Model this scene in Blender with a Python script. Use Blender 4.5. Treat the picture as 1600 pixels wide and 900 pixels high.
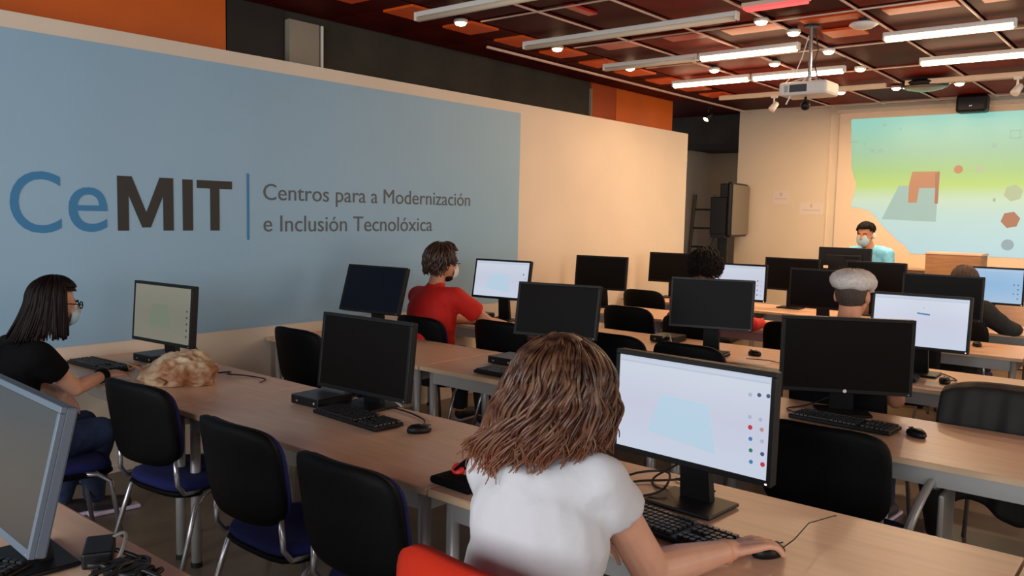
import bpy, bmesh, math, random
import numpy as np
from mathutils import Vector, Matrix, noise
random.seed(7)
S = bpy.context.scene
COL = S.collection
for o in list(bpy.data.objects): bpy.data.objects.remove(o)
V = Vector
PI = math.pi

# ------------------------------------------------------------------ camera
cam_d = bpy.data.cameras.new('camera')
cam_d.sensor_width = 36.0
cam_d.lens = 1307.0 / 1600.0 * 36.0
cam_d.clip_start = 0.05
cam = bpy.data.objects.new('camera', cam_d)
COL.objects.link(cam)
# rows: world X, Y, Z in camera space (right, down, forward)
RX = V((0.76799, 0.07305, -0.63629)); RY = V((0.64011, -0.05447, 0.76634)); RZ = V((0.02132, -0.99584, -0.08859))
right = V((RX[0], RY[0], RZ[0])).normalized()
fwd = V((RX[2], RY[2], RZ[2])).normalized()
up = right.cross(fwd)
cam.matrix_world = Matrix(((right.x, up.x, -fwd.x, 0), (right.y, up.y, -fwd.y, 0), (right.z, up.z, -fwd.z, 1.65), (0, 0, 0, 1)))
S.camera = cam

# ------------------------------------------------------------------ world, exposure, daylight
w = bpy.data.worlds.new('world'); S.world = w; w.use_nodes = True
bg = w.node_tree.nodes['Background']
bg.inputs[0].default_value = (0.75, 0.85, 1.0, 1); bg.inputs[1].default_value = 0.6
S.view_settings.view_transform = 'Standard'; S.view_settings.look = 'None'
S.view_settings.exposure = 0.42; S.view_settings.gamma = 1.0
def area(name, loc, rot, sx, sy, power, color, spread=PI):
    d = bpy.data.lights.new(name, 'AREA'); d.shape = 'RECTANGLE'; d.size = sx; d.size_y = sy
    d.energy = power; d.color = color; d.spread = spread
    o = bpy.data.objects.new(name, d); COL.objects.link(o); o.location = loc; o.rotation_euler = rot
    return o
# daylight through the windows of the right-hand wall
area('window_light_right', (4.35, 5.0, 1.75), (0, math.radians(90), 0), 1.5, 8.4, 105, (1.0, 0.86, 0.68))
area('rear_fill_light', (-1.0, -2.85, 1.95), (math.radians(90), 0, 0), 7.0, 1.7, 205, (0.90, 0.96, 1.0))  # added cool fill in front of the windowless rear wall, brightens the near side

# ------------------------------------------------------------------ materials
def lin(c):
    return tuple(((x/255.0)/12.92 if x/255.0 <= 0.04045 else ((x/255.0+0.055)/1.055)**2.4) for x in c)
MATS = {}
def mat(name, rgb, rough=0.5, metal=0.0, var=0.0, scale=8.0, bump=0.0, bscale=60.0, stretch=(1,1,1), emit=0.0, spec=0.5, rgb2=None, sheen=0.0):
    if name in MATS: return MATS[name]
    m = bpy.data.materials.new(name); m.use_nodes = True
    nt = m.node_tree; b = nt.nodes['Principled BSDF']
    c = lin(rgb)
    b.inputs['Base Color'].default_value = (*c, 1); b.inputs['Roughness'].default_value = rough
    b.inputs['Metallic'].default_value = metal; b.inputs['Specular IOR Level'].default_value = spec
    if sheen: b.inputs['Sheen Weight'].default_value = sheen
    tc = nt.nodes.new('ShaderNodeTexCoord'); mp = nt.nodes.new('ShaderNodeMapping')
    mp.inputs['Scale'].default_value = stretch
    nt.links.new(tc.outputs['Object'], mp.inputs['Vector'])
    if var > 0 or rgb2:
        n = nt.nodes.new('ShaderNodeTexNoise'); n.inputs['Scale'].default_value = scale; n.inputs['Detail'].default_value = 5
        nt.links.new(mp.outputs[0], n.inputs['Vector'])
        r = nt.nodes.new('ShaderNodeValToRGB')
        c2 = lin(rgb2) if rgb2 else tuple(min(1, x*(1+var)) for x in c)
        c1 = c if rgb2 else tuple(x*(1-var) for x in c)
        r.color_ramp.elements[0].color = (*c1, 1); r.color_ramp.elements[1].color = (*c2, 1)
        r.color_ramp.elements[0].position = 0.35; r.color_ramp.elements[1].position = 0.65
        nt.links.new(n.outputs['Fac'], r.inputs[0]); nt.links.new(r.outputs[0], b.inputs['Base Color'])
    if bump > 0:
        n2 = nt.nodes.new('ShaderNodeTexNoise'); n2.inputs['Scale'].default_value = bscale; n2.inputs['Detail'].default_value = 3
        nt.links.new(mp.outputs[0], n2.inputs['Vector'])
        bp = nt.nodes.new('ShaderNodeBump'); bp.inputs['Strength'].default_value = bump; bp.inputs['Distance'].default_value = 0.01
        nt.links.new(n2.outputs['Fac'], bp.inputs['Height']); nt.links.new(bp.outputs[0], b.inputs['Normal'])
    if emit > 0:
        b.inputs['Base Color'].default_value = (0.02, 0.02, 0.02, 1)
        b.inputs['Emission Color'].default_value = (*c, 1); b.inputs['Emission Strength'].default_value = emit
    MATS[name] = m; return m
def ramp_emit(name, stops, strength):
    """emissive picture whose colours run along the object's own height (a lit screen)"""
    m = bpy.data.materials.new(name); m.use_nodes = True; nt = m.node_tree; b = nt.nodes['Principled BSDF']
    b.inputs['Base Color'].default_value = (0.02, 0.02, 0.02, 1); b.inputs['Roughness'].default_value = 0.35
    tc = nt.nodes.new('ShaderNodeTexCoord'); sp = nt.nodes.new('ShaderNodeSeparateXYZ'); r = nt.nodes.new('ShaderNodeValToRGB')
    nt.links.new(tc.outputs['Generated'], sp.inputs[0]); nt.links.new(sp.outputs['Z'], r.inputs[0])
    while len(r.color_ramp.elements) < len(stops): r.color_ramp.elements.new(0.5)
    for e, (p, c) in zip(r.color_ramp.elements, stops): e.position = p; e.color = (*lin(c), 1)
    nt.links.new(r.outputs[0], b.inputs['Emission Color']); b.inputs['Emission Strength'].default_value = strength
    return m
M = dict(
    wall=mat('white_wall_paint', (222, 206, 188), 0.55, var=0.03, scale=1.5),
    blue=mat('blue_vinyl', (144, 180, 206), 0.45, var=0.03, scale=0.8),
    backwall=mat('cream_wall_paint', (226, 206, 180), 0.6, var=0.03, scale=1.2),
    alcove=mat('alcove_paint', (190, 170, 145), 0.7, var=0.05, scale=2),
    concrete=mat('dark_concrete', (48, 42, 34), 0.8, var=0.25, scale=3, bump=0.3, bscale=25),
    black_panel=mat('black_panel', (22, 14, 10), 0.6),
    orange_panel=mat('orange_panel', (210, 94, 8), 0.45, var=0.06, scale=2),
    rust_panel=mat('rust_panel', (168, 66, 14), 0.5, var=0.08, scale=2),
    column=mat('grey_column', (146, 134, 118), 0.6, var=0.06, scale=3),
    ceil=mat('maroon_ceiling', (60, 12, 9), 0.6, var=0.2, scale=1.3, spec=0.12),
    ceil2=mat('maroon_tile', (116, 30, 17), 0.55, var=0.25, scale=2.2, spec=0.05),
    ceil3=mat('dark_maroon_tile', (72, 15, 10), 0.55, var=0.25, scale=2.2, spec=0.05),
    ceil_or=mat('orange_tile', (224, 86, 12), 0.4, var=0.06, scale=3),
    ceil_red=mat('red_tile', (186, 24, 10), 0.4, var=0.08, scale=3),
    tbar=mat('tbar_metal', (230, 196, 178), 0.4),
    floor=mat('floor_vinyl', (104, 90, 76), 0.34, var=0.16, scale=5.0, spec=0.5),
    beech=mat('beech_laminate', (224, 184, 154), 0.36, var=0.06, scale=3.0, stretch=(1, 9, 9), spec=0.5),
    beech_edge=mat('beech_edge', (214, 182, 146), 0.45, var=0.08, scale=6),
    grey_metal=mat('grey_table_metal', (172, 170, 168), 0.38, metal=0.35),
    chrome=mat('satin_chrome', (176, 176, 180), 0.25, metal=0.85),
    plastic=mat('black_plastic', (13, 12, 13), 0.45, spec=0.3),
    chair_plastic=mat('chair_black_plastic', (9, 9, 10), 0.55, bump=0.2, bscale=300, spec=0.10),
    keycap=mat('keycap', (26, 25, 26), 0.42),
    dark_screen=mat('dark_screen', (17, 13, 11), 0.4, spec=0.08),
    navy_screen=mat('navy_screen', (15, 19, 32), 0.35, spec=0.15),
    grey_screen=mat('grey_screen', (58, 56, 52), 0.30, spec=0.5),  # grey stands for the reflection on the screen, put into its colour
    bluegrey=mat('bluegrey_plastic', (92, 104, 118), 0.4),
    pc_top=mat('pc_grey', (62, 64, 66), 0.4, metal=0.2),
    seat_blue=mat('blue_upholstery', (11, 20, 84), 0.9, bump=0.3, bscale=400),
    red_fabric=mat('orange_red_fabric', (182, 38, 13), 0.85, bump=0.3, bscale=350, spec=0.2),
    skin=mat('skin', (214, 158, 130), 0.5, var=0.05, scale=14, bump=0.05, bscale=120),
    skin2=mat('warm_skin', (206, 140, 104), 0.5, var=0.05, scale=14),
    lip=mat('lip', (168, 96, 86), 0.45),
    eye=mat('eye_white', (230, 226, 220), 0.2),
    white_cloth=mat('white_cotton', (196, 195, 199), 0.85, var=0.02, scale=6, bump=0.35, bscale=22, sheen=0.1),
    black_cloth=mat('black_cotton', (8, 7, 9), 0.9, spec=0.15, bump=0.3, bscale=25),
    red_cloth=mat('red_cotton', (206, 26, 14), 0.8, var=0.06, scale=7, bump=0.3, bscale=22),
    jeans=mat('blue_denim', (38, 52, 84), 0.85, var=0.2, scale=20, bump=0.25, bscale=60),
    dark_trouser=mat('dark_trouser', (34, 34, 42), 0.85, bump=0.2, bscale=40),
    hoodie=mat('charcoal_hoodie', (28, 32, 34), 0.9, bump=0.3, bscale=25),
    jacket=mat('black_jacket', (30, 28, 26), 0.7, var=0.2, scale=6, bump=0.4, bscale=14),
    shoe=mat('dark_shoe', (46, 38, 44), 0.6),
    sole=mat('pale_sole', (206, 186, 208), 0.5),
    mask=mat('blue_face_mask', (176, 208, 222), 0.8, bump=0.2, bscale=80),
    mask_w=mat('white_face_mask', (222, 226, 220), 0.8, bump=0.2, bscale=80),
    cap=mat('grey_tweed', (214, 204, 196), 0.9, var=0.12, scale=60, bump=0.4, bscale=200),
    hair_dark=mat('dark_hair', (20, 8, 7), 0.6, spec=0.2, var=0.3, scale=30),
    hair_black=mat('black_hair', (16, 10, 9), 0.75, var=0.3, scale=40, spec=0.2),
    hair_brown=mat('brown_hair', (58, 34, 24), 0.42, var=0.35, scale=30),
    stubble=mat('cropped_hair', (70, 54, 46), 0.7, var=0.3, scale=90, bump=0.4, bscale=300),
    shirt_blue=mat('light_blue_shirt', (120, 205, 245), 0.7, var=0.12, scale=40),
    vest=mat('grey_vest', (66, 72, 76), 0.8),
    paper_bag=mat('crumpled_bag', (204, 178, 146), 0.55, rgb2=(148, 94, 58), scale=9.0, bump=0.5, bscale=30),
    white_plastic=mat('white_plastic', (226, 222, 214), 0.4),
    cream_metal=mat('cream_metal', (226, 204, 176), 0.4),
    cable=mat('black_cable', (18, 17, 18), 0.5),
    grey_cable=mat('grey_cable', (150, 146, 140), 0.5),
    logo_blue=mat('logo_blue', (44, 124, 176), 0.5),
    logo_black=mat('logo_black', (30, 27, 27), 0.5),
    logo_grey=mat('logo_grey', (84, 88, 92), 0.5),
    brown_wood=mat('brown_wood', (158, 112, 74), 0.5, var=0.15, scale=5, stretch=(1, 1, 8)),
    paper=mat('paper', (226, 210, 196), 0.8),
    paper_lilac=mat('paper_lilac', (206, 184, 176), 0.8),
    red_plastic=mat('red_plastic', (222, 40, 32), 0.4),
    ladder=mat('ladder_metal', (120, 112, 104), 0.4, metal=0.6),
    rung=mat('ladder_rung', (40, 34, 30), 0.6),
    glassy=mat('lamp_glass', (120, 120, 112), 0.2, metal=0.3),
    screen_cloth=mat('projection_cloth', (228, 204, 178), 0.7),
)
def emis(name, rgb, s):
    return mat(name, rgb, 0.4, emit=s)
M['tube'] = emis('lit_tube', (255, 214, 170), 12.0)
M['lamp'] = emis('downlight_lens', (255, 214, 160), 18.0)
M['led'] = emis('small_led', (235, 240, 255), 2.0)
M['red_glow'] = emis('red_tube', (255, 70, 70), 1.6)

# ------------------------------------------------------------------ mesh helpers
class MB:
    def __init__(s): s.v = []; s.f = []
    def add(s, vs, fs):
        n = len(s.v); s.v += [tuple(v) for v in vs]; s.f += [tuple(i+n for i in f) for f in fs]; return s
    def box(s, c, d, R=None, taper=1.0, bevel=0.0):
        x, y, z = d[0]/2, d[1]/2, d[2]/2
        if bevel > 0:
            bm = bmesh.new(); bmesh.ops.create_cube(bm, size=1.0)
            for v in bm.verts: v.co = V((v.co.x*2*x, v.co.y*2*y, v.co.z*2*z))
            bmesh.ops.bevel(bm, geom=list(bm.edges), offset=bevel, segments=2, affect='EDGES', profile=0.5)
            bm.verts.index_update()
            vs = [v.co.copy() for v in bm.verts]; fs = [[v.index for v in f.verts] for f in bm.faces]; bm.free()
        else:
            vs = [V((sx*x*(taper if sz > 0 else 1), sy*y*(taper if sz > 0 else 1), sz*z)) for sz in (-1, 1) for sy in (-1, 1) for sx in (-1, 1)]
            fs = [(0, 2, 3, 1), (4, 5, 7, 6), (0, 1, 5, 4), (2, 6, 7, 3), (0, 4, 6, 2), (1, 3, 7, 5)]
        if R is not None: vs = [R @ v for v in vs]
        return s.add([v + V(c) for v in vs], fs)
    def tube(s, pts, r, n=8, cap=True):
        pts = [V(p) for p in pts]; rs = r if isinstance(r, (list, tuple)) else [r]*len(pts)
        vs = []; fs = []; pu = None
        for i, p in enumerate(pts):
            t = (pts[min(i+1, len(pts)-1)] - pts[max(i-1, 0)])
            t = t.normalized() if t.length > 1e-9 else V((0, 0, 1))
            if pu is None: pu = t.orthogonal().normalized()
            else:
                pu = pu - t*pu.dot(t); pu = pu.normalized() if pu.length > 1e-6 else t.orthogonal().normalized()
            b = t.cross(pu)
            vs += [p + (pu*math.cos(2*PI*k/n) + b*math.sin(2*PI*k/n))*rs[i] for k in range(n)]
        for i in range(len(pts)-1):
            for k in range(n):
                a = i*n+k; c = i*n+(k+1) % n
                fs.append((a, c, c+n, a+n))
        if cap: fs.append(tuple(range(n-1, -1, -1))); fs.append(tuple(range((len(pts)-1)*n, len(pts)*n)))
        return s.add(vs, fs)
    def ell(s, c, r, R=None, nu=16, nv=10):
        vs = [V((0, 0, r[2]))]
        for j in range(1, nv):
            t = PI*j/nv
            vs += [V((r[0]*math.sin(t)*math.cos(2*PI*i/nu), r[1]*math.sin(t)*math.sin(2*PI*i/nu), r[2]*math.cos(t))) for i in range(nu)]
        vs.append(V((0, 0, -r[2])))
        fs = [(0, 1+i, 1+(i+1) % nu) for i in range(nu)]
        for j in range(nv-2):
            a = 1+j*nu
            fs += [(a+i, a+nu+i, a+nu+(i+1) % nu, a+(i+1) % nu) for i in range(nu)]
        l = len(vs)-1; a = 1+(nv-2)*nu
        fs += [(l, a+(i+1) % nu, a+i) for i in range(nu)]
        if R is not None: vs = [R @ v for v in vs]
        return s.add([v+V(c) for v in vs], fs)
    def cap(s, p0, r0, p1, r1, n=14):
        """tapered capsule with round ends"""
        p0 = V(p0); p1 = V(p1); d = p1-p0
        if d.length < 1e-6: return s.ell(p0, (r0, r0, r0))
        t = d.normalized()
        pts = []; rs = []
        for k in range(0, 5):
            a = PI/2*k/4; pts.append(p0 - t*r0*math.cos(a)); rs.append(max(1e-4, r0*math.sin(a)))
        for k in range(4, -1, -1):
            a = PI/2*k/4; pts.append(p1 + t*r1*math.cos(a)); rs.append(max(1e-4, r1*math.sin(a)))
        return s.tube(pts, rs, n)
    def sleeve(s, p0, r0, p1, r1, n=16):
        """round at the shoulder, cut flat at the hem"""
        p0 = V(p0); p1 = V(p1); t = (p1-p0).normalized(); pts = []; rs = []
        for k in range(0, 5):
            a = PI/2*k/4; pts.append(p0 - t*r0*math.cos(a)); rs.append(max(1e-4, r0*math.sin(a)))
        pts += [p0.lerp(p1, .5), p1]; rs += [(r0+r1)/2, r1]
        return s.tube(pts, rs, n)
    def lathe(s, prof, c=(0, 0, 0), R=None, n=20):
        vs = []; fs = []
        for r, z in prof: vs += [V((r*math.cos(2*PI*k/n), r*math.sin(2*PI*k/n), z)) for k in range(n)]
        for i in range(len(prof)-1):
            for k in range(n):
                a = i*n+k; b = i*n+(k+1) % n; fs.append((a, b, b+n, a+n))
        fs.append(tuple(range(n-1, -1, -1))); fs.append(tuple(range((len(prof)-1)*n, len(prof)*n)))
        if R is not None: vs = [R @ v for v in vs]
        return s.add([v+V(c) for v in vs], fs)
    def prism(s, poly, fn, thick):
        """closed 2-D outline given thickness; fn(u, v, h) maps to 3-D"""
        n = len(poly)
        vs = [fn(u, v, 0) for u, v in poly] + [fn(u, v, thick) for u, v in poly]
        fs = [tuple(range(n-1, -1, -1)), tuple(range(n, 2*n))] + [(i, (i+1) % n, n+(i+1) % n, n+i) for i in range(n)]
        return s.add(vs, fs)
    def mesh(s, name, smooth=False):
        me = bpy.data.meshes.new(name); me.from_pydata(s.v, [], s.f)
        bm = bmesh.new(); bm.from_mesh(me); bmesh.ops.recalc_face_normals(bm, faces=bm.faces); bm.to_mesh(me); bm.free()
        if smooth:
            me.polygons.foreach_set('use_smooth', [True]*len(me.polygons))
        me.update(); return me
def link(name, me, m=None, parent=None):
    if m is not None and not me.materials: me.materials.append(m)
    o = bpy.data.objects.new(name, me); COL.objects.link(o)
    if parent is not None: o.parent = parent
    return o
def obj(name, mb, m, parent=None, smooth=False):
    return link(name, mb.mesh(name, smooth), m, parent)
CACHE = {}
def part(name, key, fn, m, parent, smooth=False):
    """a part whose mesh data is shared by every thing built from the same key"""
    k = (name, key, m.name)
    if k not in CACHE:
        me = fn().mesh(name, smooth); me.materials.append(m); CACHE[k] = me
    return link(name, CACHE[k], None, parent)
def tag(o, label=None, cat=None, group=None, kind=None):
    if label: o['label'] = label
    if cat: o['category'] = cat
    if group: o['group'] = group
    if kind: o['kind'] = kind
    return o
def thing(name, label, cat, loc=(0, 0, 0), rz=0.0, group=None):
    o = bpy.data.objects.new(name, None); o.empty_display_size = 0.1; COL.objects.link(o)
    o.location = loc; o.rotation_euler = (0, 0, rz)
    return tag(o, label, cat, group)
def struct(name, mb, m, label=None, parent=None):
    o = obj(name, mb, m, parent)
    if parent is None: o['kind'] = 'structure'
    if label: o['label'] = label
    return o
def box(c, d, **k): return MB().box(c, d, **k)
def bx(x0, x1, y0, y1, z0, z1): return MB().box(((x0+x1)/2, (y0+y1)/2, (z0+z1)/2), (x1-x0, y1-y0, z1-z0))
def rem(mb, name, m, parent, vox, it=4, disp=0.0, dscale=8.0, dstretch=(1, 1, 1), fac=0.5):
    """weld overlapping closed shells into one continuous skin"""
    me = mb.mesh(name)
    o = bpy.data.objects.new('tmp', me); COL.objects.link(o)
    r = o.modifiers.new('r', 'REMESH'); r.mode = 'VOXEL'; r.voxel_size = vox
    s = o.modifiers.new('s', 'SMOOTH'); s.factor = fac; s.iterations = it
    dg = bpy.context.evaluated_depsgraph_get()
    me2 = bpy.data.meshes.new_from_object(o.evaluated_get(dg))
    bpy.data.objects.remove(o)
    if disp > 0:
        no = [v.normal.copy() for v in me2.vertices]
        for v, n in zip(me2.vertices, no):
            q = V((v.co.x*dstretch[0], v.co.y*dstretch[1], v.co.z*dstretch[2]))*dscale
            v.co += n*disp*(noise.noise(q) + 0.5*noise.noise(q*2.1))
    me2.polygons.foreach_set('use_smooth', [True]*len(me2.polygons)); me2.name = name
    me2.materials.clear(); me2.materials.append(m); me2.update()
    return link(name, me2, None, parent)

# ------------------------------------------------------------------ the room
WX = -5.11
struct('floor', bx(-7.2, 4.6, -3.1, 13.3, -0.1, 0), M['floor'])
struct('wall_left', bx(WX-0.14, WX, -3.0, 9.54, 0, 2.69), M['wall'], 'white partition wall that carries the blue panel')
struct('baseboard_left', bx(WX, WX+0.008, -3.0, 9.54, 0, 0.035), M['wall'])
up_w = struct('wall_upper_left', bx(-5.65, -5.45, -3.0, 9.72, 0, 3.2), M['concrete'], 'dark concrete wall seen above the white partition')
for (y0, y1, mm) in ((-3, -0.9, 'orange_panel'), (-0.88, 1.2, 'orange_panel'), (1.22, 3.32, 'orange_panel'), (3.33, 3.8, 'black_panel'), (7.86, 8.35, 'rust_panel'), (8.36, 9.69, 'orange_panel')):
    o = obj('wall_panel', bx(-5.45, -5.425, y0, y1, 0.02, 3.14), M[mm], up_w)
    o['label'] = {'orange_panel': 'orange panel', 'black_panel': 'black panel', 'rust_panel': 'rust brown panel'}[mm]
obj('column', bx(-5.45, -5.38, 3.82, 4.09, 0, 3.06), M['column'], up_w)['label'] = 'pale grey column'
obj('panel_trim', bx(-5.45, -5.385, 4.115, 4.135, 0, 3.06), M['white_plastic'], up_w)
obj('panel_trim', bx(-5.45, -5.42, 7.845, 7.858, 0, 3.06), M['column'], up_w)
bw = struct('wall_back', bx(-5.2, 4.6, 11.2, 11.35, 0, 3.2), M['backwall'])
obj('panel_joint', bx(-3.93, -3.915, 11.188, 11.2, 0, 3.08), M['screen_cloth'], bw)
struct('wall_right', bx(4.45, 4.6, -3.0, 11.2, 0, 0.9), M['backwall'])
struct('trim_1', bx(4.45, 4.6, -3.0, 11.2, 2.6, 3.2), M['backwall'], 'wall band above the windows')
struct('wall_rear', bx(-5.45, 4.6, -3.1, -2.95, 0, 3.2), M['backwall'])
# alcove behind the end of the partition
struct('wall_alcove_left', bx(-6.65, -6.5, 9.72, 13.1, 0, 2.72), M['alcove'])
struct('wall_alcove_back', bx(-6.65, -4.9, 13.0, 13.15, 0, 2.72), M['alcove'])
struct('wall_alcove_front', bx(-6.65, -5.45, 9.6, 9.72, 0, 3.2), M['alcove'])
struct('trim_2', bx(-6.65, -5.2, 11.55, 13.1, 2.72, 3.2), M['concrete'], 'dark soffit over the alcove')
struct('trim_3', bx(-6.6, -5.21, 11.5, 11.56, 2.66, 2.74), M['black_panel'], 'black edge of the soffit')
# ceiling: maroon slab, grid of maroon tiles, orange and red tiles, pale T bars
cl = struct('ceiling', bx(-6.7, 4.6, -3.1, 13.2, 3.16, 3.26), M['ceil'])
GX = [-4.47 + 0.62*i for i in range(15)]
GY = [-1.24 + 1.22*i for i in range(11)]
for i in range(len(GX)-1):
    for j in range(len(GY)-1):
        if GY[j] < 1.0: continue
        dz = random.uniform(-0.006, 0.006)
        me = part('ceiling_tile', 'grid', lambda: MB().box((0, 0, 0), (0.585, 1.185, 0.02), bevel=0.004), M[random.choice(['ceil2', 'ceil2', 'ceil3'])], cl)
        me.location = ((GX[i]+GX[i+1])/2, (GY[j]+GY[j+1])/2, 3.135+dz)
for k in range(14):
    y0 = 1.12 + 0.62*k
    o = part('ceiling_tile', 'edge', lambda: MB().box((0, 0, 0), (0.31, 0.33, 0.02), bevel=0.004), M['ceil_or'], cl); o.location = (-4.64, y0+0.165, 3.115); o['label'] = 'orange tile'
    o = part('ceiling_tile', 'edge2', lambda: MB().box((0, 0, 0), (0.31, 0.27, 0.02), bevel=0.004), M['ceil3'], cl); o.location = (-4.64, y0+0.475, 3.13)
    o = part('ceiling_tile', 'edge3', lambda: MB().box((0, 0, 0), (0.60, 0.60, 0.02), bevel=0.004), M['ceil3'], cl); o.location = (-5.12, y0+0.31, 3.135)
for (x0, x1, y0, y1, mm) in ((-3.62, -3.54, 4.86, 5.17, 'ceil_red'), (-4.2, -3.86, 6.10, 6.33, 'ceil_red'), (-3.56, -3.24, 6.13, 6.32, 'ceil_red'), (-3.05, -2.62, 6.14, 6.36, 'ceil_or'),
                             (-2.44, -2.02, 6.17, 6.33, 'ceil_or'), (-2.44, -2.16, 6.64, 6.9, 'ceil_or'), (-1.86, -1.4, 6.17, 6.36, 'ceil_or'), (-1.26, -0.8, 6.17, 6.36, 'ceil_or')):
    o = obj('ceiling_tile', MB().box(((x0+x1)/2, (y0+y1)/2, 3.115), (x1-x0, y1-y0, 0.02), bevel=0.003), M[mm], cl)
    o['label'] = 'red tile' if mm == 'ceil_red' else 'orange tile'
for x in [-3.85 + 0.62*i for i in range(12)]:
    obj('ceiling_bar', bx(x-0.0048, x+0.0048, 0.5, 11.1, 3.10, 3.112), M['tbar'], cl)
for y in GY[2:]:
    obj('ceiling_bar', bx(-4.4, 4.4, y-0.004, y+0.004, 3.101, 3.111), M['tbar'], cl)
obj('ceiling_bar', bx(-5.0, -4.98, 5.6, 11.0, 3.09, 3.11), M['tbar'], cl)

# ------------------------------------------------------------------ blue wall panel with lettering
pan = thing('wall_sign', 'large pale blue wall panel with blue and black CeMIT lettering', 'sign', (WX, 0, 0))
obj('panel', bx(0.0, 0.004, -2.5, 6.225, 0.815, 2.6), M['blue'], pan)
def text(s, y0, y1, z0, z1, m, name, bold=0.0, italic=0.0, parent=pan, x=0.0045, fn=None):
    c = bpy.data.curves.new(name, 'FONT'); c.body = s; c.offset = bold; c.extrude = 0.0; c.resolution_u = 6
    o = bpy.data.objects.new('tmp', c); COL.objects.link(o)
    dg = bpy.context.evaluated_depsgraph_get()
    me = bpy.data.meshes.new_from_object(o.evaluated_get(dg)); bpy.data.objects.remove(o)
    xs = [v.co.x for v in me.vertices]; ys = [v.co.y for v in me.vertices]
    ax, bx_, ay, by = min(xs), max(xs), min(ys), max(ys)
    for v in me.vertices:
        u = (v.co.x-ax)/(bx_-ax); t = (v.co.y-ay)/(by-ay)
        if fn: v.co = fn(y0+(y1-y0)*u, z0+(z1-z0)*t)
        else: v.co = V((x, y0+(y1-y0)*u, z0+(z1-z0)*t))
    bm = bmesh.new(); bm.from_mesh(me)
    r = bmesh.ops.extrude_face_region(bm, geom=list(bm.faces))
    off = V((0.002, 0, 0)) if not fn else (fn(0, 0, 1)-fn(0, 0, 0))*0.0006
    for g in r['geom']:
        if isinstance(g, bmesh.types.BMVert): g.co += off
    bmesh.ops.recalc_face_normals(bm, faces=bm.faces); bm.to_mesh(me); bm.free()
    if ' ' in s:                      # one part per word: cut where the gaps are widest
        bm = bmesh.new(); bm.from_mesh(me); left = set(bm.verts); isl = []
        while left:
            st = [left.pop()]; g = set(st)
            while st:
                for e in st.pop().link_edges:
                    for q in e.verts:
                        if q in left: left.discard(q); g.add(q); st.append(q)
            isl.append((min(q.co.y for q in g), max(q.co.y for q in g)))
        bm.free(); isl.sort(); gaps = []; hi = isl[0][1]
        for a, b_ in isl[1:]:
            if a > hi: gaps.append((a-hi, (a+hi)/2))
            hi = max(hi, b_)
        cuts = sorted(c_ for _, c_ in sorted(gaps, reverse=True)[:s.count(' ')]); cuts = [-1e9] + cuts + [1e9]
        for a, b_ in zip(cuts, cuts[1:]):
            bm = bmesh.new(); bm.from_mesh(me)
            bmesh.ops.delete(bm, geom=[q for q in bm.verts if not (a < q.co.y < b_)], context='VERTS')
            m2 = bpy.data.meshes.new(name); bm.to_mesh(m2); bm.free(); m2.materials.clear(); m2.materials.append(m); link(name, m2, None, parent)
        return
    me.name = name; me.materials.clear(); me.materials.append(m)
    return link(name, me, None, parent)
text('C', 1.79, 2.06, 1.482, 1.832, M['logo_blue'], 'letter')
text('e', 2.10, 2.325, 1.488, 1.752, M['logo_blue'], 'letter')
def block(pts, y0, y1, z0, z1):
    obj('letter', MB().prism(pts, lambda u, v, h: V((0.0042+h, y0+(y1-y0)*u, z0+(z1-z0)*v)), 0.003), M['logo_black'], pan)
block([(0, 0), (0, 1), (0.25, 1), (0.5, 0.34), (0.75, 1), (1, 1), (1, 0), (0.81, 0), (0.81, 0.66), (0.575, 0.06), (0.425, 0.06), (0.19, 0.66), (0.19, 0)], 2.385, 2.742, 1.495, 1.828)
block([(0, 0), (0, 1), (1, 1), (1, 0)], 2.805, 2.875, 1.495, 1.825)
block([(0.37, 0), (0.37, 0.84), (0, 0.84), (0, 1), (1, 1), (1, 0.84), (0.63, 0.84), (0.63, 0)], 2.905, 3.16, 1.495, 1.825)
obj('divider_bar', bx(0.004, 0.007, 3.274, 3.292, 1.43, 1.885), M['logo_blue'], pan)
text('Centros para a Modernización', 3.405, 5.535, 1.672, 1.822, M['logo_grey'], 'word')
text('e Inclusión Tecnolóxica', 3.405, 5.065, 1.486, 1.602, M['logo_grey'], 'word')

# ------------------------------------------------------------------ ceiling lamps and other ceiling gear
TG = 'tube lights under the ceiling'
def tube_light(x0, x1, y, lit, label, z=3.045):
    L = x1-x0; t = thing('tube_light', label, 'ceiling lamp', ((x0+x1)/2, y, z), 0, TG)
    part('housing', ('h', round(L, 2)), lambda: MB().box((0, 0, 0.018), (L, 0.055, 0.035), bevel=0.006), M['white_plastic'], t)
    for s in (-1, 1):
        o = part('end_cap', 'ec', lambda: MB().box((0, 0, 0), (0.018, 0.062, 0.062), bevel=0.006), M['white_plastic'], t); o.location = (s*(L/2-0.008), 0, 0.004)
    if lit:
        part('tube', ('t', round(L, 2)), lambda: MB().tube([(-L/2+0.02, 0, -0.014), (L/2-0.02, 0, -0.014)], 0.025, 12), M['tube'], t, True)
        d = area('tube_glow', ((x0+x1)/2, y, z-0.045), (0, 0, 0), L-0.06, 0.04, 10*L, (1.0, 0.64, 0.36))
    else:
        part('tube', ('tu', round(L, 2)), lambda: MB().tube([(-L/2+0.02, 0, -0.014), (L/2-0.02, 0, -0.014)], 0.019, 10), M['cream_metal'], t, True)
tube_light(-4.52, -2.6, 4.30, False, 'unlit tube light nearest the photographer at the ceiling')
tube_light(-4.52, -2.62, 5.54, False, 'unlit long tube light second from the photographer')
tube_light(-4.54, -3.56, 6.77, False, 'short unlit tube light joined end to end with a lit one')
tube_light(-3.54, -2.66, 6.77, True, 'lit tube light continuing the short unlit one')
tube_light(-4.48, -3.62, 7.99, True, 'left lit tube of the pair behind the hanging projector')
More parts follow.
